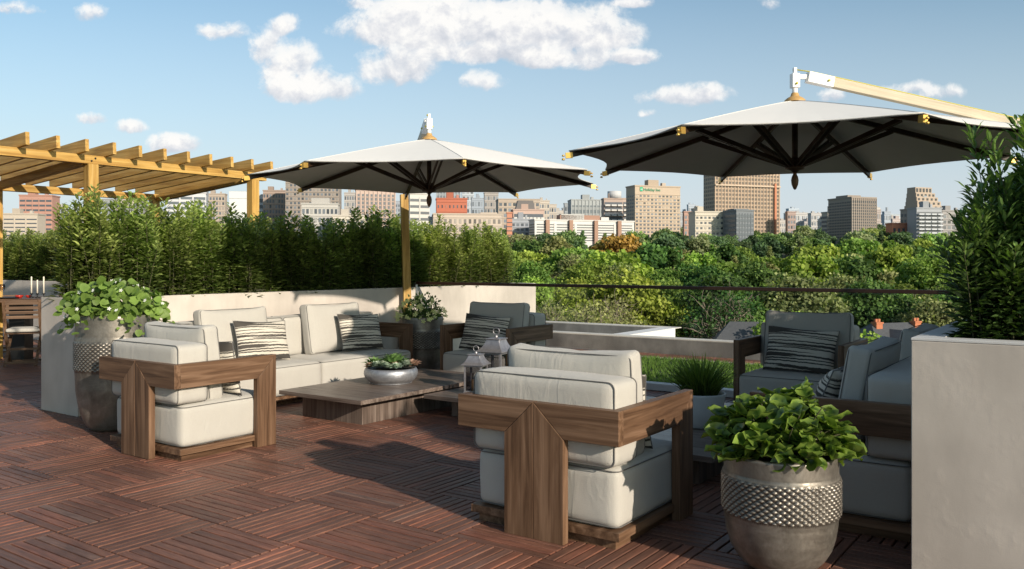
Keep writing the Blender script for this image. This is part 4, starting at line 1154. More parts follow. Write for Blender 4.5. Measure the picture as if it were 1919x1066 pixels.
LAND=[(130,'the far left blocks'),(300,'the pergola'),(440,'the striped office'),(540,'the blank white block'),(645,'the dark brown tower'),(745,'the pinkish tower'),(880,'the red brick block'),(960,'the hedge end'),(1060,'the mansard roof'),(1180,'the white slab'),(1300,'the beige hotel'),(1420,'the dark glass block'),(1500,'the tan office slab'),(1580,'the skyline gap'),(1670,'the dark gridded tower'),(1720,'the low red building'),(1830,'the stepped tower'),(2600,'the right planter')]
rt=np.random.default_rng(99); seen={}
def ordinal(l):
    k=seen.get(l,0); seen[l]=k+1
    return l if k==0 else None
def place_tree(px,D,h,var=None,mat=None,squash=1.0):
    near=D<150
    if var is None: var=rt.choice(['n0','n1','n2','n0','n2','nb','nc'] if near else ['f0','f1','f2','f1','f0','fc','fb'],p=[.24,.16,.20,.14,.12,.09,.05])
    if mat is None: mat=rt.choice(['tree_dark','tree_mid','tree_yel','tree_olive'],p=[.31,.31,.22,.16])
    land=[n for p,n in LAND if px<p][0]
    row='nearest the terrace' if D<95 else 'in the near wood' if D<150 else 'in the mid wood' if D<280 else 'in the far wood' if D<430 else 'at the skyline'
    lab=f"{VW[var]} {MATW[mat]} tree {row}, under {land}"
    lab2=lab
    k=1
    while lab2 in seen and k<9:
        k+=1; lab2=f"{ORD[k-1]} {VW[var]} {MATW[mat]} tree {row}, under {land}"
    seen[lab2]=1
    p=bear(T(px),D,zg(D)-.3)
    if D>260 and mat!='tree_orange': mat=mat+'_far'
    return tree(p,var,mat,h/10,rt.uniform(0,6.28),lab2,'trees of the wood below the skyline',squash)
# distinctive ones
place_tree(1157,235,15.5,'f1','tree_orange')
place_tree(1215,190,12,'fc','tree_olive')
for px,D,h in ((1075,78,11.0),(1118,82,11.5),(1030,88,11),(1150,95,11)): place_tree(px,D,h,'nb','tree_olive')
for px,D,h,m in ((1178,70,7.6,'tree_mid'),(1325,60,8.3,'tree_mid'),(1290,66,7.6,'tree_yel'),(1205,105,9.5,'tree_mid'),(1550,84,10.0,'tree_yel'),(1610,70,9.4,'tree_yel'),(1485,82,10.5,'tree_yel'),(1362,90,12.0,'tree_dark'),(1345,100,12.5,'tree_dark'),(1700,98,11.0,'tree_mid'),(1752,92,10.2,'tree_olive'),(1648,99,11.5,'tree_dark'),(1415,66,8.6,'tree_dark'),(1450,100,11,'tree_mid'),(1010,66,9.5,'tree_mid'),(1240,76,8.6,'tree_dark')): place_tree(px,D,h,None if D>75 else 'n0',m)
D=98.; row=0
while D<640:
    cw=7.5 if D<150 else 9+D*.008
    step=cw*.88*FPX/D/1.0
    step=max(step,30)
    px=905+rt.uniform(0,step)
    while px<1900:
        h=rt.uniform(9.5,13.5)*(1+min(.25,(D-100)/1600))
        place_tree(px+rt.normal(0,step*.12),D*rt.uniform(.97,1.03),h)
        px+=step*rt.uniform(.8,1.25)
    D*=1.165 if D<300 else 1.13; row+=1
for D in (330.,450.,560.):
    px=-120
    while px<900:
        place_tree(px,D*rt.uniform(.95,1.05),rt.uniform(12,16)); px+=rt.uniform(55,95)

# houses between the trees
def house(label,px,D,w,dp,hw,hr,yaw,wall,roof,chim=1,dormer=False,dz=0):
    p=bear(T(px),D,zg(D)+dz); t=thing('house',label,'house',p,YAW+yaw,'houses among the trees')
    MB().box(-w/2,w/2,-dp/2,dp/2,0,hw).build('wall',wall,t)
    ov=.5
    V=[(-w/2-ov,-dp/2-ov,hw+.01),(w/2+ov,-dp/2-ov,hw+.01),(w/2+ov,dp/2+ov,hw+.01),(-w/2-ov,dp/2+ov,hw+.01),(-w/2+w*.25,0,hw+hr),(w/2-w*.25,0,hw+hr)]
    r=MB().add(V,[(0,1,5,4),(1,2,5),(2,3,4,5),(3,0,4),(3,2,1,0)]).build('roof',roof,t)
    for i in range(chim):
        x=(-.22+.42*i)*w; z=hw+hr*.75
        MB().box(x-.36,x+.36,-.7,-.1,z-1.0,z+1.0).box(x-.42,x+.42,-.76,-.04,z+.85,z+1.0).box(x-.28,x-.04,-.5,-.26,z+1.0,z+1.28).box(x+.04,x+.28,-.5,-.26,z+1.0,z+1.28).build('chimney',M['brickor'],r)
    for x in (-.3,0,.3): MB().box(x*w-.5,x*w+.5,-dp/2-.05,-dp/2,hw*.35,hw*.8).build('window',M['bglass'],t)
    if dormer:
        x=-.12*w; dm=MB().prism([(x-1.9,hw+.2),(x+1.9,hw+.2),(x+1.9,hw+1.3),(x,hw+2.3),(x-1.9,hw+1.3)],'y',-dp/2+.3,-.5).build('dormer',wall,t)
        MB().box(x-1.2,x+1.2,-dp/2+.22,-dp/2+.30,hw+.45,hw+1.25).build('window',M['bglass'],dm)
        MB().prism([(x-2.3,hw+1.2),(x,hw+2.5),(x+2.3,hw+1.2),(x,hw+2.9)],'y',-dp/2-.1,-.3).build('dormer_roof',roof,dm)
    return t
def m_build(name,c,var=.06,rough=.75): return simple(name,c,rough,var=var,scale=.12)
M['brickor']=m_build('orange_brick',(.50,.17,.08)); M['shingle']=simple('dark_shingle',(.085,.09,.10),.8,var=.3,scale=3)
M['bglass']=simple('dark_glass',(.045,.055,.07),.25,var=.3,scale=.4)
M['housew']=m_build('house_wall',(.45,.40,.33)); M['housewhite']=m_build('house_white',(.7,.68,.62))
house('dark shingled house with two orange chimneys and a dormer at right, below the wood',1676,80,11,9,5.2,3.4,.35,M['housew'],M['shingle'],2,True,dz=.2)
house('small grey roofed house behind the lawn near the shaded armchair',1406,85,8,6,5.4,2.9,-.2,M['housewhite'],M['shingle'],0)
house('white gabled house glimpsed between trees left of the shaded armchair',1262,105,6,6,4.2,2.4,.2,M['housewhite'],M['shingle'],0,dz=.6)
house('low dark roof half hidden by bushes beyond the parapet',1215,66,8,5,2.6,1.6,-.3,M['housew'],M['shingle'],0,dz=-1)
house('brownish house hidden behind the bare trees right of the wall end',1140,86,9,7,4,3,.3,M['housew'],M['shingle'],1,dz=-.5)

# ================================================================== city
BM_={}
def bmat(c,rough=.75):
    k=tuple(round(x,3) for x in c)
    if k not in BM_: BM_[k]=m_build('facade_%d'%len(BM_),c,.07,rough)
    return BM_[k]
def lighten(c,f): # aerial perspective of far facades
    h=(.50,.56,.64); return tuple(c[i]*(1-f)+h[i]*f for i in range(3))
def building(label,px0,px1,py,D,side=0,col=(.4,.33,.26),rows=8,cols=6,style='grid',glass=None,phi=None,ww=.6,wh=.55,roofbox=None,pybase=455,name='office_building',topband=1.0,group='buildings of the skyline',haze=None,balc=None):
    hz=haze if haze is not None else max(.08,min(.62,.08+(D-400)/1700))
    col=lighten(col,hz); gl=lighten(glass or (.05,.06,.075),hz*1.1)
    phi=.33 if side>0 else 0.12 if phi is None else phi
    k=D/FPX; wf=(px1-px0-side)*k/math.cos(phi); dp=(side*k/math.sin(phi)) if side>0 else wf*.6
    dp=min(dp,wf*1.6)
    zb=min(zg(D)-4, ZPY(pybase,D)); top=ZPY(py,D); Hh=top-zb
    p=bear(T(px0+side),D,zb); t=thing(name,label,'building',p,YAW+phi,group)
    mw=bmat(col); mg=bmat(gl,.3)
    MB().box(0,wf,0,dp,0,Hh).build('wall',mw,t)
    vis=min(Hh, (ZPY(444,D)-zb)); z0=max(0,vis-2)   # storeys rising above the trees
    fh=(Hh-z0-topband*1.2)/rows; cw=wf/cols
    cnt=0; wm=None
    def add_window(me_key,x,y,z,rot=0):
        nonlocal cnt
        o=bpy.data.objects.new('window',me_key); COL.objects.link(o); setparent(o,t); o.location=(x,y,z); o.rotation_euler=(0,0,rot); cnt+=1; return o
    e=.12*max(1,D/500)
    if style=='grid':
        w_,h_=cw*ww,fh*wh
        wms=[]
        for gg in (gl,gl,tuple(q*1.6+.03 for q in gl),tuple(q*.6 for q in gl),tuple(q*.5+.12 for q in col)):
            me=bpy.data.meshes.new('window'); b=MB().box(-w_/2,w_/2,-e,-.01,-h_/2,h_/2); me.from_pydata(b.v,[],b.f); me.materials.append(bmat(gg,.2)); wms.append(me)
        rest=MB()
        for r in range(rows-1,-1,-1):
            for c in range(cols):
                x=cw*(c+.5); z=z0+fh*(r+.5)
                if cnt<100: add_window(wms[(cnt*7+r*3+c*c+int(px0))%11%5],x,0,z)
                else: rest.box(x-w_/2,x+w_/2,-e,-.01,z-h_/2,z+h_/2)
        if rest.v: tag(rest.build('window',mg,t,fixn=False),kind='stuff')
        # storey ledges give relief
        lme=bpy.data.meshes.new('ledge'); b=MB().box(-.05,wf+.05,-e*2.2,-.005,-fh*.07,fh*.07); lme.from_pydata(b.v,[],b.f); lme.materials.append(mw)
        for r in range(rows+1):
            o=bpy.data.objects.new('ledge',lme); COL.objects.link(o); setparent(o,t); o.location=(0,0,z0+fh*r)
    elif style=='bands':
        h_=fh*wh
        me=bpy.data.meshes.new('window_band'); b=MB().box(wf*.02,wf*.98,-e,-.01,-h_/2,h_/2); me.from_pydata(b.v,[],b.f); me.materials.append(mg)
        for r in range(rows): o=add_window(me,0,0,z0+fh*(r+.5)); o.name='window_band'
        mb=MB()
        for c in range(1,cols): mb.box(cw*c-cw*.06,cw*c+cw*.06,-e*2,-e-.01,z0,Hh-topband)
        mb.build('mullion',mw,t,fixn=False)
    elif style=='piers':
        w_=cw*ww; me=bpy.data.meshes.new('window_strip'); b=MB().box(-w_/2,w_/2,-e*.6,-.01,z0,Hh-fh*.8); me.from_pydata(b.v,[],b.f); me.materials.append(mg)
        for c in range(cols): o=add_window(me,cw*(c+.5),0,0); o.name='window_strip'
        sp_=MB()
        for r in range(rows): sp_.box(cw*.1,wf-cw*.1,-e,-e*.6-.01,z0+fh*r-fh*(1-wh)*.5,z0+fh*r+fh*(1-wh)*.5)
        sp_.build('spandrel',bmat(tuple(q*.8 for q in col)),t,fixn=False)
        pr_=MB()
        for c in range(cols+1): pr_.box(cw*c-cw*.12,cw*c+cw*.12,-e*3,-e-.012,z0,Hh)
        pr_.build('pier',mw,t,fixn=False)
    elif style=='balcony':
        me=bpy.data.meshes.new('window_band'); b=MB().box(wf*.03,wf*.97,-e,-.01,-fh*.28,fh*.28); me.from_pydata(b.v,[],b.f); me.materials.append(mg)
        for r in range(rows): o=add_window(me,0,0,z0+fh*(r+.55)); o.name='window_band'
        bc_=bmat(lighten(balc or (.68,.66,.62),hz))
        me2=bpy.data.meshes.new('balcony'); b=MB().box(cw*.10,cw*.90,-1.7,-e-.02,0,fh*.34); me2.from_pydata(b.v,[],b.f); me2.materials.append(bc_)
        for r in range(rows):
            for c in range(cols):
                o=bpy.data.objects.new('balcony',me2); COL.objects.link(o); setparent(o,t); o.location=(cw*c,0,z0+fh*r)
    if side>0:
        n=max(2,int(round(cols*dp/wf))); cs=dp/n
        if style in('bands','balcony'):
            for r in range(rows): MB().box(-e,-.01,dp*.05,dp*.95,z0+fh*(r+.5)-fh*wh/2,z0+fh*(r+.5)+fh*wh/2).build('window_band',mg,t,fixn=False)
        else:
            mb=MB()
            for r in range(rows):
                for c in range(n): mb.box(-e,-.01,cs*(c+.5)-cs*ww/2,cs*(c+.5)+cs*ww/2,z0+fh*(r+.5)-fh*wh/2,z0+fh*(r+.5)+fh*wh/2)
            tag(mb.build('side_window',mg,t,fixn=False),kind='stuff')
    MB().box(-.25,wf+.25,-.25,dp+.25,Hh,Hh+.7).build('parapet_edge',bmat(tuple(q*.9 for q in col)),t,fixn=False)
    if not roofbox and wf>6 and rows>2:
        q=(int(px0)*7)%10/10.
        MB().box(wf*(.15+.3*q),wf*(.38+.3*q),dp*.2,dp*.6,Hh+.7,Hh+2.6+2*q).build('roof_plant',bmat(tuple(v*.8 for v in col)),t,fixn=False)
        MB().box(wf*(.72-.1*q),wf*(.80-.1*q),dp*.3,dp*.5,Hh+.7,Hh+1.9+q).build('roof_plant',bmat(tuple(v*.7+.1 for v in col)),t,fixn=False)
    if roofbox:
        for (a,b,pyt) in roofbox:
            h2=ZPY(pyt,D)-zb
            MB().box(wf*a,wf*b,dp*.25,dp*.75,Hh+.7,h2).build('roof_plant',bmat(tuple(q*.85 for q in col)),t,fixn=False)
    return t,wf,dp,Hh,z0,fh
TAN=(.46,.36,.27); BEI=(.55,.47,.38); BRN=(.25,.19,.15); GRY=(.30,.31,.33); WHT=(.70,.69,.67); BRK=(.42,.16,.10); PNK=(.52,.38,.31)
building('red brick and beige high block at the far left',36,94,367,430,side=0,col=(.48,.24,.17),rows=9,cols=5,style='bands',wh=.4)
building('low beige office block with dark window bands in front of the red brick block',6,66,402,390,col=BEI,rows=6,cols=3,style='bands',wh=.28)
building('brick red side wing of the block at far left',80,95,372,440,col=BRK,rows=6,cols=2,wh=.3,ww=.3)
building('small grey glass block above the distant hedge',95,131,402,520,col=(.36,.40,.43),rows=4,cols=5,roofbox=[(.6,.9,398)])
building('grey blue block behind the pergola post',192,254,374,620,col=GRY,rows=6,cols=6,style='bands')
building('pale beige flat block seen between the pergola posts',216,262,376,560,col=BEI,rows=6,cols=6)
building('low grey building with dark parapet behind the hedge',224,292,392,480,col=(.33,.33,.35),rows=3,cols=4,style='bands')
building('striped office block with white and dark bands behind the pergola corner',300,378,361,430,side=12,col=(.60,.60,.62),rows=9,cols=3,style='bands',wh=.5,glass=(.07,.09,.11))
building('glassy side wing of the striped office block',366,387,352,450,col=(.33,.35,.38),rows=9,cols=3,style='bands')
building('beige gridded apartment block right of the striped office',386,420,364,560,col=TAN,rows=9,cols=6)
building('white blank walled block beside the pergola corner post',430,466,361,420,col=(.72,.73,.74),rows=1,cols=1,ww=.02,wh=.02)
building('pale block with ribbon windows just right of the corner post',481,494,366,480,col=(.58,.60,.62),rows=7,cols=1,style='bands')
building('brown gridded block left of the dark brown tower',493,536,358,470,col=(.38,.27,.20),rows=9,cols=8,wh=.6)
building('tall dark brown tower with square windows under the left umbrella',535,633,330,440,col=(.30,.245,.20),rows=14,cols=14,ww=.55,wh=.5)
building('pale stepped office in front of the dark brown tower',565,632,383,400,col=(.50,.48,.45),rows=4,cols=9,roofbox=[(.25,.75,370)])
building('low cream block below the pinkish office tower',622,682,405,390,col=(.62,.56,.48),rows=4,cols=7)
building('pale grey block left of the pinkish office tower',645,668,362,640,col=(.42,.37,.33),rows=7,cols=5)
building('pinkish office tower with tall vertical window strips',664,737,357,450,side=4,col=PNK,rows=12,cols=9,style='piers',wh=.7,ww=.5,roofbox=[(.25,.75,351)])
building('slim blue grey tower right of the pinkish tower',736,750,378,600,col=(.33,.36,.42),rows=8,cols=3)
building('white office block with dark ribbon windows right of the umbrella post',764,804,364,400,side=4,col=(.62,.60,.56),rows=7,cols=2,style='bands',wh=.42)
building('grey glass tower behind the red brick block',818,862,351,700,col=(.32,.34,.36),rows=9,cols=8,style='piers')
building('slim pale tower behind the red brick block',866,888,351,760,col=(.45,.48,.52),rows=8,cols=3)
building('red brick block with a row of small windows',818,875,373,430,col=(.47,.15,.09),rows=4,cols=8,ww=.3,wh=.3,haze=0)
building('long low beige block with pale green roof gables below the red brick block',812,940,402,400,col=(.55,.46,.38),rows=3,cols=14,ww=.5,glass=(.20,.17,.15),roofbox=[(.05,.30,398),(.36,.6,399),(.7,.95,396)])
building('dark slim tower with flat top right of the red brick block',908,934,362,620,col=(.36,.31,.27),rows=7,cols=5)
building('blue grey block right of the red brick block',884,906,372,700,col=(.30,.34,.40),rows=5,cols=4)
building('broad beige block behind the mansard roof',934,1012,374,520,col=TAN,rows=7,cols=9,roofbox=[(.3,.5,371)])
building('beige apartment block stepping down to the right of the mansard roof',1010,1030,377,560,col=BEI,rows=6,cols=4)
building('lower beige block at the end of the stepped row',1028,1043,384,600,col=BEI,rows=5,cols=3)
t,wf,dp,Hh,z0,fh=building('salmon apartment block with a dark mansard roof',962,1020,394,430,col=(.52,.36,.29),rows=4,cols=8,style='balcony')
MB().prism([(wf*.10,Hh+.7),(wf*.72,Hh+.7),(wf*.66,Hh+5.2),(wf*.17,Hh+5.2)],'y',2,dp-2).build('mansard_roof',bmat((.16,.15,.15)),t)
building('orange brick slab at the edge of the hedge',950,960,400,390,col=(.55,.22,.12),rows=6,cols=1,style='bands',wh=.2)
building('grey blue side block left of the white apartment slab',958,1000,412,410,col=(.34,.36,.40),rows=4,cols=5)
# long white slab with brown piers
t,wf,dp,Hh,z0,fh=building('long white apartment slab with brown stair towers above the trees',992,1198,413,395,side=10,col=(.66,.65,.63),rows=7,cols=5,style='bands',wh=.38,name='apartment_block',pybase=475)
for f_ in (.10,.33,.58,.82): MB().box(wf*f_,wf*f_+wf*.035,-1.6,-.3,0,Hh+.4).build('stair_tower',bmat((.36,.22,.16)),t)
MB().box(wf*.26,wf*.66,dp*.2,dp*.8,Hh+.71,Hh+3.0).build('roof_storey',bmat((.34,.20,.15)),t)
building('grey glass block left of the twin apartment towers',1071,1132,375,560,col=(.36,.38,.38),rows=6,cols=9,style='piers',glass=(.08,.10,.11))
building('small dark block left of the grey glass block',1058,1073,382,620,col=(.27,.29,.31),rows=5,cols=3)
t,wf,dp,Hh,z0,fh=building('apartment tower with white balconies and a round tank on top',1132,1168,373,470,col=(.45,.33,.26),rows=8,cols=3,style='balcony',name='apartment_block')
MB().lathe([(0,Hh+.7),(wf*.36,Hh+.7),(wf*.36,Hh+4.6),(0,Hh+4.8)],24,c=(wf*.62,dp*.5,0)).build('water_tank',bmat((.55,.56,.58)),t)
building('apartment tower with balconies just left of the beige hotel',1167,1201,373,480,col=(.48,.36,.29),rows=8,cols=3,style='balcony',name='apartment_block')
t,wf,dp,Hh,z0,fh=building('beige gridded hotel with green rooftop sign',1178,1281,349,430,side=12,col=(.50,.39,.28),rows=13,cols=12,ww=.55,wh=.48,name='hotel',pybase=470,topband=3.2)
# hotel sign
sg=MB().box(wf*.105,wf*.165,-.32,-.26,Hh-2.4,Hh-.3).build('sign_emblem',bmat((.02,.42,.22)),t)
def text(body,size,loc,parent,mat,name,ext=.03):
    cu=bpy.data.curves.new(name,'FONT'); cu.body=body; cu.size=size; cu.extrude=ext; o=bpy.data.objects.new(name,cu); COL.objects.link(o)
    dg=bpy.context.evaluated_depsgraph_get(); me=bpy.data.meshes.new_from_object(o.evaluated_get(dg)); bpy.data.objects.remove(o); me.materials.clear()
    return link(name,me,mat,parent,loc,(PI/2,0,0))
text('H',1.6,(wf*.113,-.36,Hh-2.0),sg,bmat((.8,.85,.8)),'sign_letter')
text('Holiday Inn',2.1,(wf*.18,-.32,Hh-2.2),t,bmat((.03,.30,.17)),'sign_lettering')
building('narrow brick building right of the hotel',1282,1296,398,460,col=(.45,.26,.19),rows=5,cols=2)
building('small grey blue tower behind the cream block',1290,1304,384,900,col=(.40,.46,.54),rows=4,cols=3)
building('cream apartment block with small windows left of the dark glass block',1303,1366,398,400,side=0,col=(.62,.56,.46),rows=5,cols=8,ww=.5,wh=.4,roofbox=[(.12,.3,386)])
building('dark glass block in front of the wide tan office slab',1366,1416,395,390,side=14,col=(.15,.17,.19),rows=6,cols=6,style='bands',wh=.6,glass=(.06,.08,.10),roofbox=[(.05,.9,390)])
t,wf,dp,Hh,z0,fh=building('wide tan office slab with close vertical piers, the biggest block on the skyline',1327,1475,319,520,side=13,col=(.50,.38,.28),rows=17,cols=20,style='piers',wh=.6,ww=.5,glass=(.10,.085,.075),haze=0)
MB().box(wf*.905,wf*.935,-1.5,-1.1,z0,Hh-7).build('hoist_shaft',bmat((.50,.20,.11)),t)
MB().box(-.3,wf+.3,-1.2,-.1,Hh-9.4,Hh-8.6).build('cornice',bmat((.55,.44,.34)),t)
building('brick and grey low block right of the wide tan slab',1476,1492,398,520,col=(.40,.27,.22),rows=5,cols=3)
building('far blue slab behind the gap',1478,1498,391,1500,col=(.42,.50,.60),rows=3,cols=2)
building('long pale blue far block in the gap between the towers',1498,1550,399,1700,col=(.42,.50,.58),rows=2,cols=5)
building('far beige block in the gap between the towers',1520,1542,400,900,col=(.52,.47,.42),rows=4,cols=4)
building('cream balconied block left of the dark gridded tower',1545,1576,399,430,side=5,col=(.55,.48,.40),rows=6,cols=3,style='balcony',name='apartment_block')
building('dark gridded tower with roof plant standing clear in the sky',1575,1650,371,400,side=21,col=(.33,.27,.22),rows=14,cols=12,style='piers',wh=.55,ww=.62,glass=(.05,.055,.06),roofbox=[(.08,.62,364)],pybase=475)
building('pale far block right of the dark gridded tower',1659,1690,402,1100,col=(.42,.47,.50),rows=4,cols=5,roofbox=[(.1,.6,400)])
building('low orange red building above the trees',1672,1708,420,420,col=(.55,.20,.10),rows=2,cols=4,ww=.5)
# stepped tower
t,wf,dp,Hh,z0,fh=building('stepped post modern tower with an arched window, at right on the skyline',1706,1782,392,440,side=14,col=(.36,.30,.25),rows=5,cols=8,ww=.5,wh=.5,name='stepped_tower')
steps=[(.02,.98,384),(.06,.92,376),(.08,.86,368),(.10,.80,360),(.12,.72,349)]
zp=Hh+.7
for i,(a,b,pyt) in enumerate(steps):
    z1=ZPY(pyt,440)-t.location.z
    st_=MB().box(wf*a,wf*b,.6+i*.8,dp*.8,zp,z1).build('stepped_storey',bmat((.44,.36,.29)),t,fixn=False)
    for c in range(5):
        x=wf*(a+(b-a)*(c+.5)/5); MB().box(x-.6,x+.6,.45+i*.8,.59+i*.8,zp+.5,z1-.6).build('window',bmat((.07,.075,.08),.3),st_,fixn=False)
    zp=z1+.01
aw=[(wf*.42+2.1*math.cos(q),zp-7.0+2.6*math.sin(q)) for q in np.linspace(0,PI,12)]+[(wf*.42-2.1,zp-9.6),(wf*.42+2.1,zp-9.6)]
MB().prism(aw,'y',2.7,3.2).build('arched_window',bmat((.30,.34,.38),.3),t)
building('grey balconied apartment block in front of the stepped tower',1718,1768,391,410,col=(.36,.38,.41),rows=8,cols=4,style='balcony',name='apartment_block',balc=(.6,.63,.66))
building('grey concrete block right of the stepped tower',1766,1812,396,420,col=(.34,.32,.31),rows=5,cols=5)
# hazy filler blocks far off
rf=np.random.default_rng(4)
names=['beige','grey','pale pinkish','blue grey','brownish','cream']
cols_=[(.50,.43,.36),(.36,.37,.39),(.50,.38,.33),(.33,.38,.45),(.38,.29,.24),(.60,.54,.46)]
px=-60
fk=0
while px<1900:
    w=rf.uniform(12,32); q=rf.integers(0,6); D=rf.uniform(620,1250); py=rf.uniform(396,420) if rf.random()<.8 else rf.uniform(384,398)
    land=[n for p,n in LAND if px<p][0]
    building(f'{names[q]} small far block, {ORD[fk%20]} in its row, behind {land}',px,px+w,py,D,col=cols_[q],rows=3,cols=int(w/5)+2,ww=.5,wh=.5,group='small far blocks')
    px+=w*rf.uniform(.35,.8); fk+=1

# ================================================================== sky
w=bpy.data.worlds.new("World"); scene.world=w; w.use_nodes=True; nt=w.node_tree; nt.nodes.clear()
SUNV=Vector((1.0,-.27,.40)).normalized()
el=math.asin(SUNV.z); rot=math.atan2(SUNV.x,SUNV.y)
sky=nt.nodes.new('ShaderNodeTexSky'); sky.sky_type='NISHITA'; sky.sun_disc=False; sky.sun_elevation=el; sky.sun_rotation=rot
sky.air_density=1.0; sky.dust_density=1.2; sky.ozone_density=1.5
tc=nt.nodes.new('ShaderNodeTexCoord')
# direction expressed in the bearing frame
def dotv(v):
    n=nt.nodes.new('ShaderNodeVectorMath'); n.operation='DOT_PRODUCT'; nt.links.new(tc.outputs['Generated'],n.inputs[0]); n.inputs[1].default_value=v; return n.outputs['Value']
dr=dotv(RV); dd_=dotv(DV); dz_=dotv((0,0,1))
mx_=math_(nt,'MAXIMUM',dd_,.05)
U_=math_(nt,'DIVIDE',dr,mx_); V_=math_(nt,'DIVIDE',dz_,mx_)
cmb=nt.nodes.new('ShaderNodeCombineXYZ'); nt.links.new(U_,cmb.inputs[0]); nt.links.new(V_,cmb.inputs[1])
n1=noise(nt,cmb.outputs[0],9.0,7,.62,.2); n2=noise(nt,cmb.outputs[0],26.0,6,.6,.1)
mpx=nt.nodes.new('ShaderNodeMapping'); nt.links.new(cmb.outputs[0],mpx.inputs[0]); mpx.inputs['Location'].default_value=(3.7,1.9,0)
n3=noise(nt,mpx.outputs[0],7.0,5,.6)
Uw=math_(nt,'ADD',U_,math_(nt,'MULTIPLY',math_(nt,'SUBTRACT',n1,.5),.05)); Vw=math_(nt,'ADD',V_,math_(nt,'MULTIPLY',math_(nt,'SUBTRACT',n3,.5),.04))
clouds=[(900,58,250,60,1.3),(960,105,200,30,1.1),(1060,60,110,60,1.1),(740,125,85,38,.85),(1120,70,90,30,.8),(820,30,130,40,.9),(1185,108,48,16,.7),(590,165,80,36,1.0),(545,125,52,42,.85),(500,85,30,45,.6),(528,50,34,24,.6),(425,55,48,16,.45),(905,160,50,20,.45),(1280,180,88,20,.72),(238,241,36,18,.8),(176,224,26,16,.75),(325,275,50,24,.95),(30,18,48,14,.5),(160,26,34,18,.4),(1765,176,40,16,.55),(1700,168,50,12,.45),(1555,178,26,14,.55),(1180,10,40,10,.5),(1210,212,20,9,.45),(690,8,80,14,.5),(1440,8,20,12,.4),(60,300,110,16,.3),(1090,120,60,14,.5)]
dens=None; sw=None; ss=None
for (cx_,cy_,rx,ry,st) in clouds:
    u0=(cx_-959.5)/FPX; v0=(493.7-cy_)/FPX; a_=rx/FPX*1.15; b_=ry/FPX*1.2
    du=math_(nt,'MULTIPLY',math_(nt,'SUBTRACT',Uw,u0),1/a_); dv=math_(nt,'MULTIPLY',math_(nt,'SUBTRACT',Vw,v0),1/b_)
    dvn=math_(nt,'MINIMUM',dv,0); dv2=math_(nt,'ADD',dv,math_(nt,'MULTIPLY',dvn,.5))
    r2=math_(nt,'ADD',math_(nt,'MULTIPLY',du,du),math_(nt,'MULTIPLY',dv2,dv2))
    k_=math_(nt,'MULTIPLY',math_(nt,'SUBTRACT',1.0,r2),st)
    wk=math_(nt,'POWER',math_(nt,'MAXIMUM',math_(nt,'ADD',k_,.6),.001),3.0); sh=math_(nt,'MULTIPLY_ADD',dv,.5,.5)
    ws=math_(nt,'MULTIPLY',wk,sh)
    if dens is None: dens=k_; sw=wk; ss=ws
    else:
        m_=nt.nodes.new('ShaderNodeMath'); m_.operation='SMOOTH_MAX'; nt.links.new(k_,m_.inputs[0]); nt.links.new(dens,m_.inputs[1]); m_.inputs[2].default_value=.35; dens=m_.outputs[0]
        sw=math_(nt,'ADD',sw,wk); ss=math_(nt,'ADD',ss,ws)
low=math_(nt,'DIVIDE',ss,sw)
dens=math_(nt,'MAXIMUM',dens,-1.5)
def shifted(off,scale,det_,ro_):
    v_=nt.nodes.new('ShaderNodeVectorMath'); v_.operation='ADD'; nt.links.new(cmb.outputs[0],v_.inputs[0]); v_.inputs[1].default_value=off
    return noise(nt,v_.outputs[0],scale,det_,ro_,.2)
nf=noise(nt,cmb.outputs[0],24.0,9,.64,.3)
relief=math_(nt,'SUBTRACT',nf,shifted((.006,.010,0),24.0,9,.64))
relief2=math_(nt,'SUBTRACT',n1,shifted((.012,.020,0),9.0,7,.62))
det=math_(nt,'ADD',math_(nt,'MULTIPLY',math_(nt,'SUBTRACT',n1,.5),2.6),math_(nt,'MULTIPLY',math_(nt,'SUBTRACT',nf,.5),1.8))
cl=math_(nt,'ADD',dens,det)
front=math_(nt,'GREATER_THAN',dd_,.1)
mask=ramp(nt,math_(nt,'MULTIPLY',cl,front),[(-.0,0),(.22,.28),(.48,.86),(.85,1)])
shv=math_(nt,'ADD',low,math_(nt,'ADD',math_(nt,'MULTIPLY',relief,1.5),math_(nt,'MULTIPLY',relief2,1.2)))
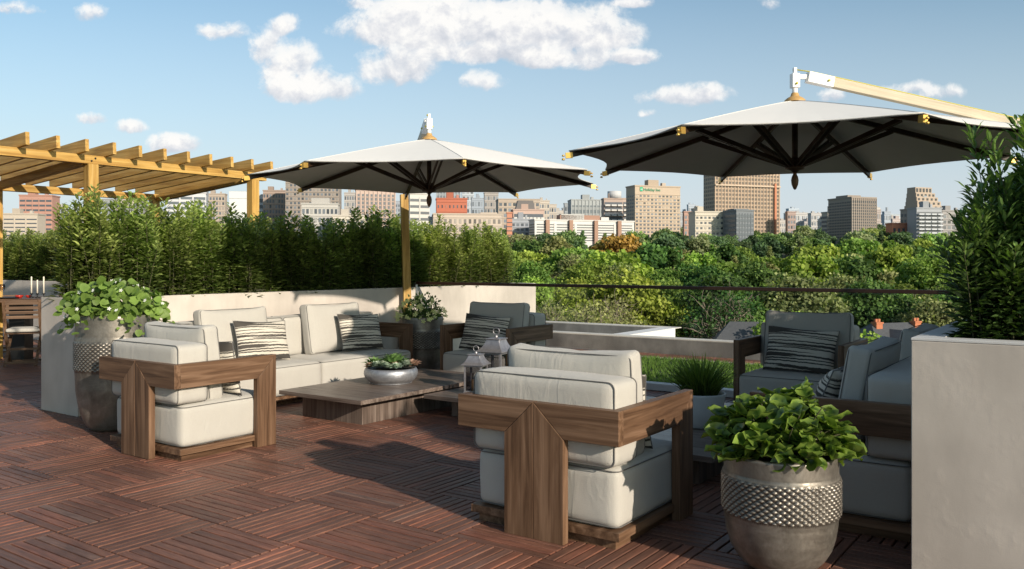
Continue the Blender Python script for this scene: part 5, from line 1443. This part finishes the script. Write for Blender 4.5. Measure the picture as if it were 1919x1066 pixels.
shade=ramp(nt,shv,[(.12,(5.5,5.8,6.4)),(.42,(7.1,7.2,7.5)),(.66,(8.9,8.8,8.6))])
# thin high veil, stronger toward the horizon
veil=ramp(nt,V_,[(0,.90),(.08,.74),(.18,.42),(.33,.08)])
skyc=nt.nodes.new('ShaderNodeHueSaturation'); nt.links.new(sky.outputs[0],skyc.inputs['Color']); skyc.inputs['Saturation'].default_value=.95; skyc.inputs['Value'].default_value=1.35
tint=mix(nt,1.0,skyc.outputs[0],(.84,1.0,.98),'MULTIPLY')
base=mix(nt,veil,tint,(6.1,6.5,7.2))
fin=mix(nt,mask,base,shade)
# sky dimmed overhead and behind the camera to lower the fill light
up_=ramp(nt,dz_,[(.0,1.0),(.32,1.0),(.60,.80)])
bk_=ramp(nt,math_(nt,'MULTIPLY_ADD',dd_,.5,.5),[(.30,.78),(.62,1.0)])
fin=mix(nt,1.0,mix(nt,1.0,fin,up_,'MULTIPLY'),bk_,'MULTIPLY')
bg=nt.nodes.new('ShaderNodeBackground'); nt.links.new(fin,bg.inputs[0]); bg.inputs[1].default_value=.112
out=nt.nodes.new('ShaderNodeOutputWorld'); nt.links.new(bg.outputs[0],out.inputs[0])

sl=bpy.data.lights.new('sun','SUN'); sl.energy=5.0; sl.angle=math.radians(.8); sl.color=(1,.875,.72)
so=bpy.data.objects.new('sun',sl); COL.objects.link(so); so.rotation_euler=SUNV.to_track_quat('Z','Y').to_euler(); so.location=(6,-3,8)

cam=bpy.data.cameras.new('camera'); co=bpy.data.objects.new('camera',cam); COL.objects.link(co)
cam.sensor_width=36; cam.lens=FPX/1919*36; cam.shift_y=-(533-493.68)/1919; cam.clip_start=.1; cam.clip_end=20000
co.location=(0,0,CAMZ); co.rotation_euler=(PI/2,0,YAW); scene.camera=co
scene.view_settings.view_transform='Standard'; scene.view_settings.look='None'; scene.view_settings.exposure=0; scene.view_settings.gamma=1
scene.render.engine='CYCLES'; scene.cycles.use_denoising=True; scene.cycles.max_bounces=6; scene.cycles.transparent_max_bounces=12; scene.cycles.caustics_reflective=False; scene.cycles.caustics_refractive=False
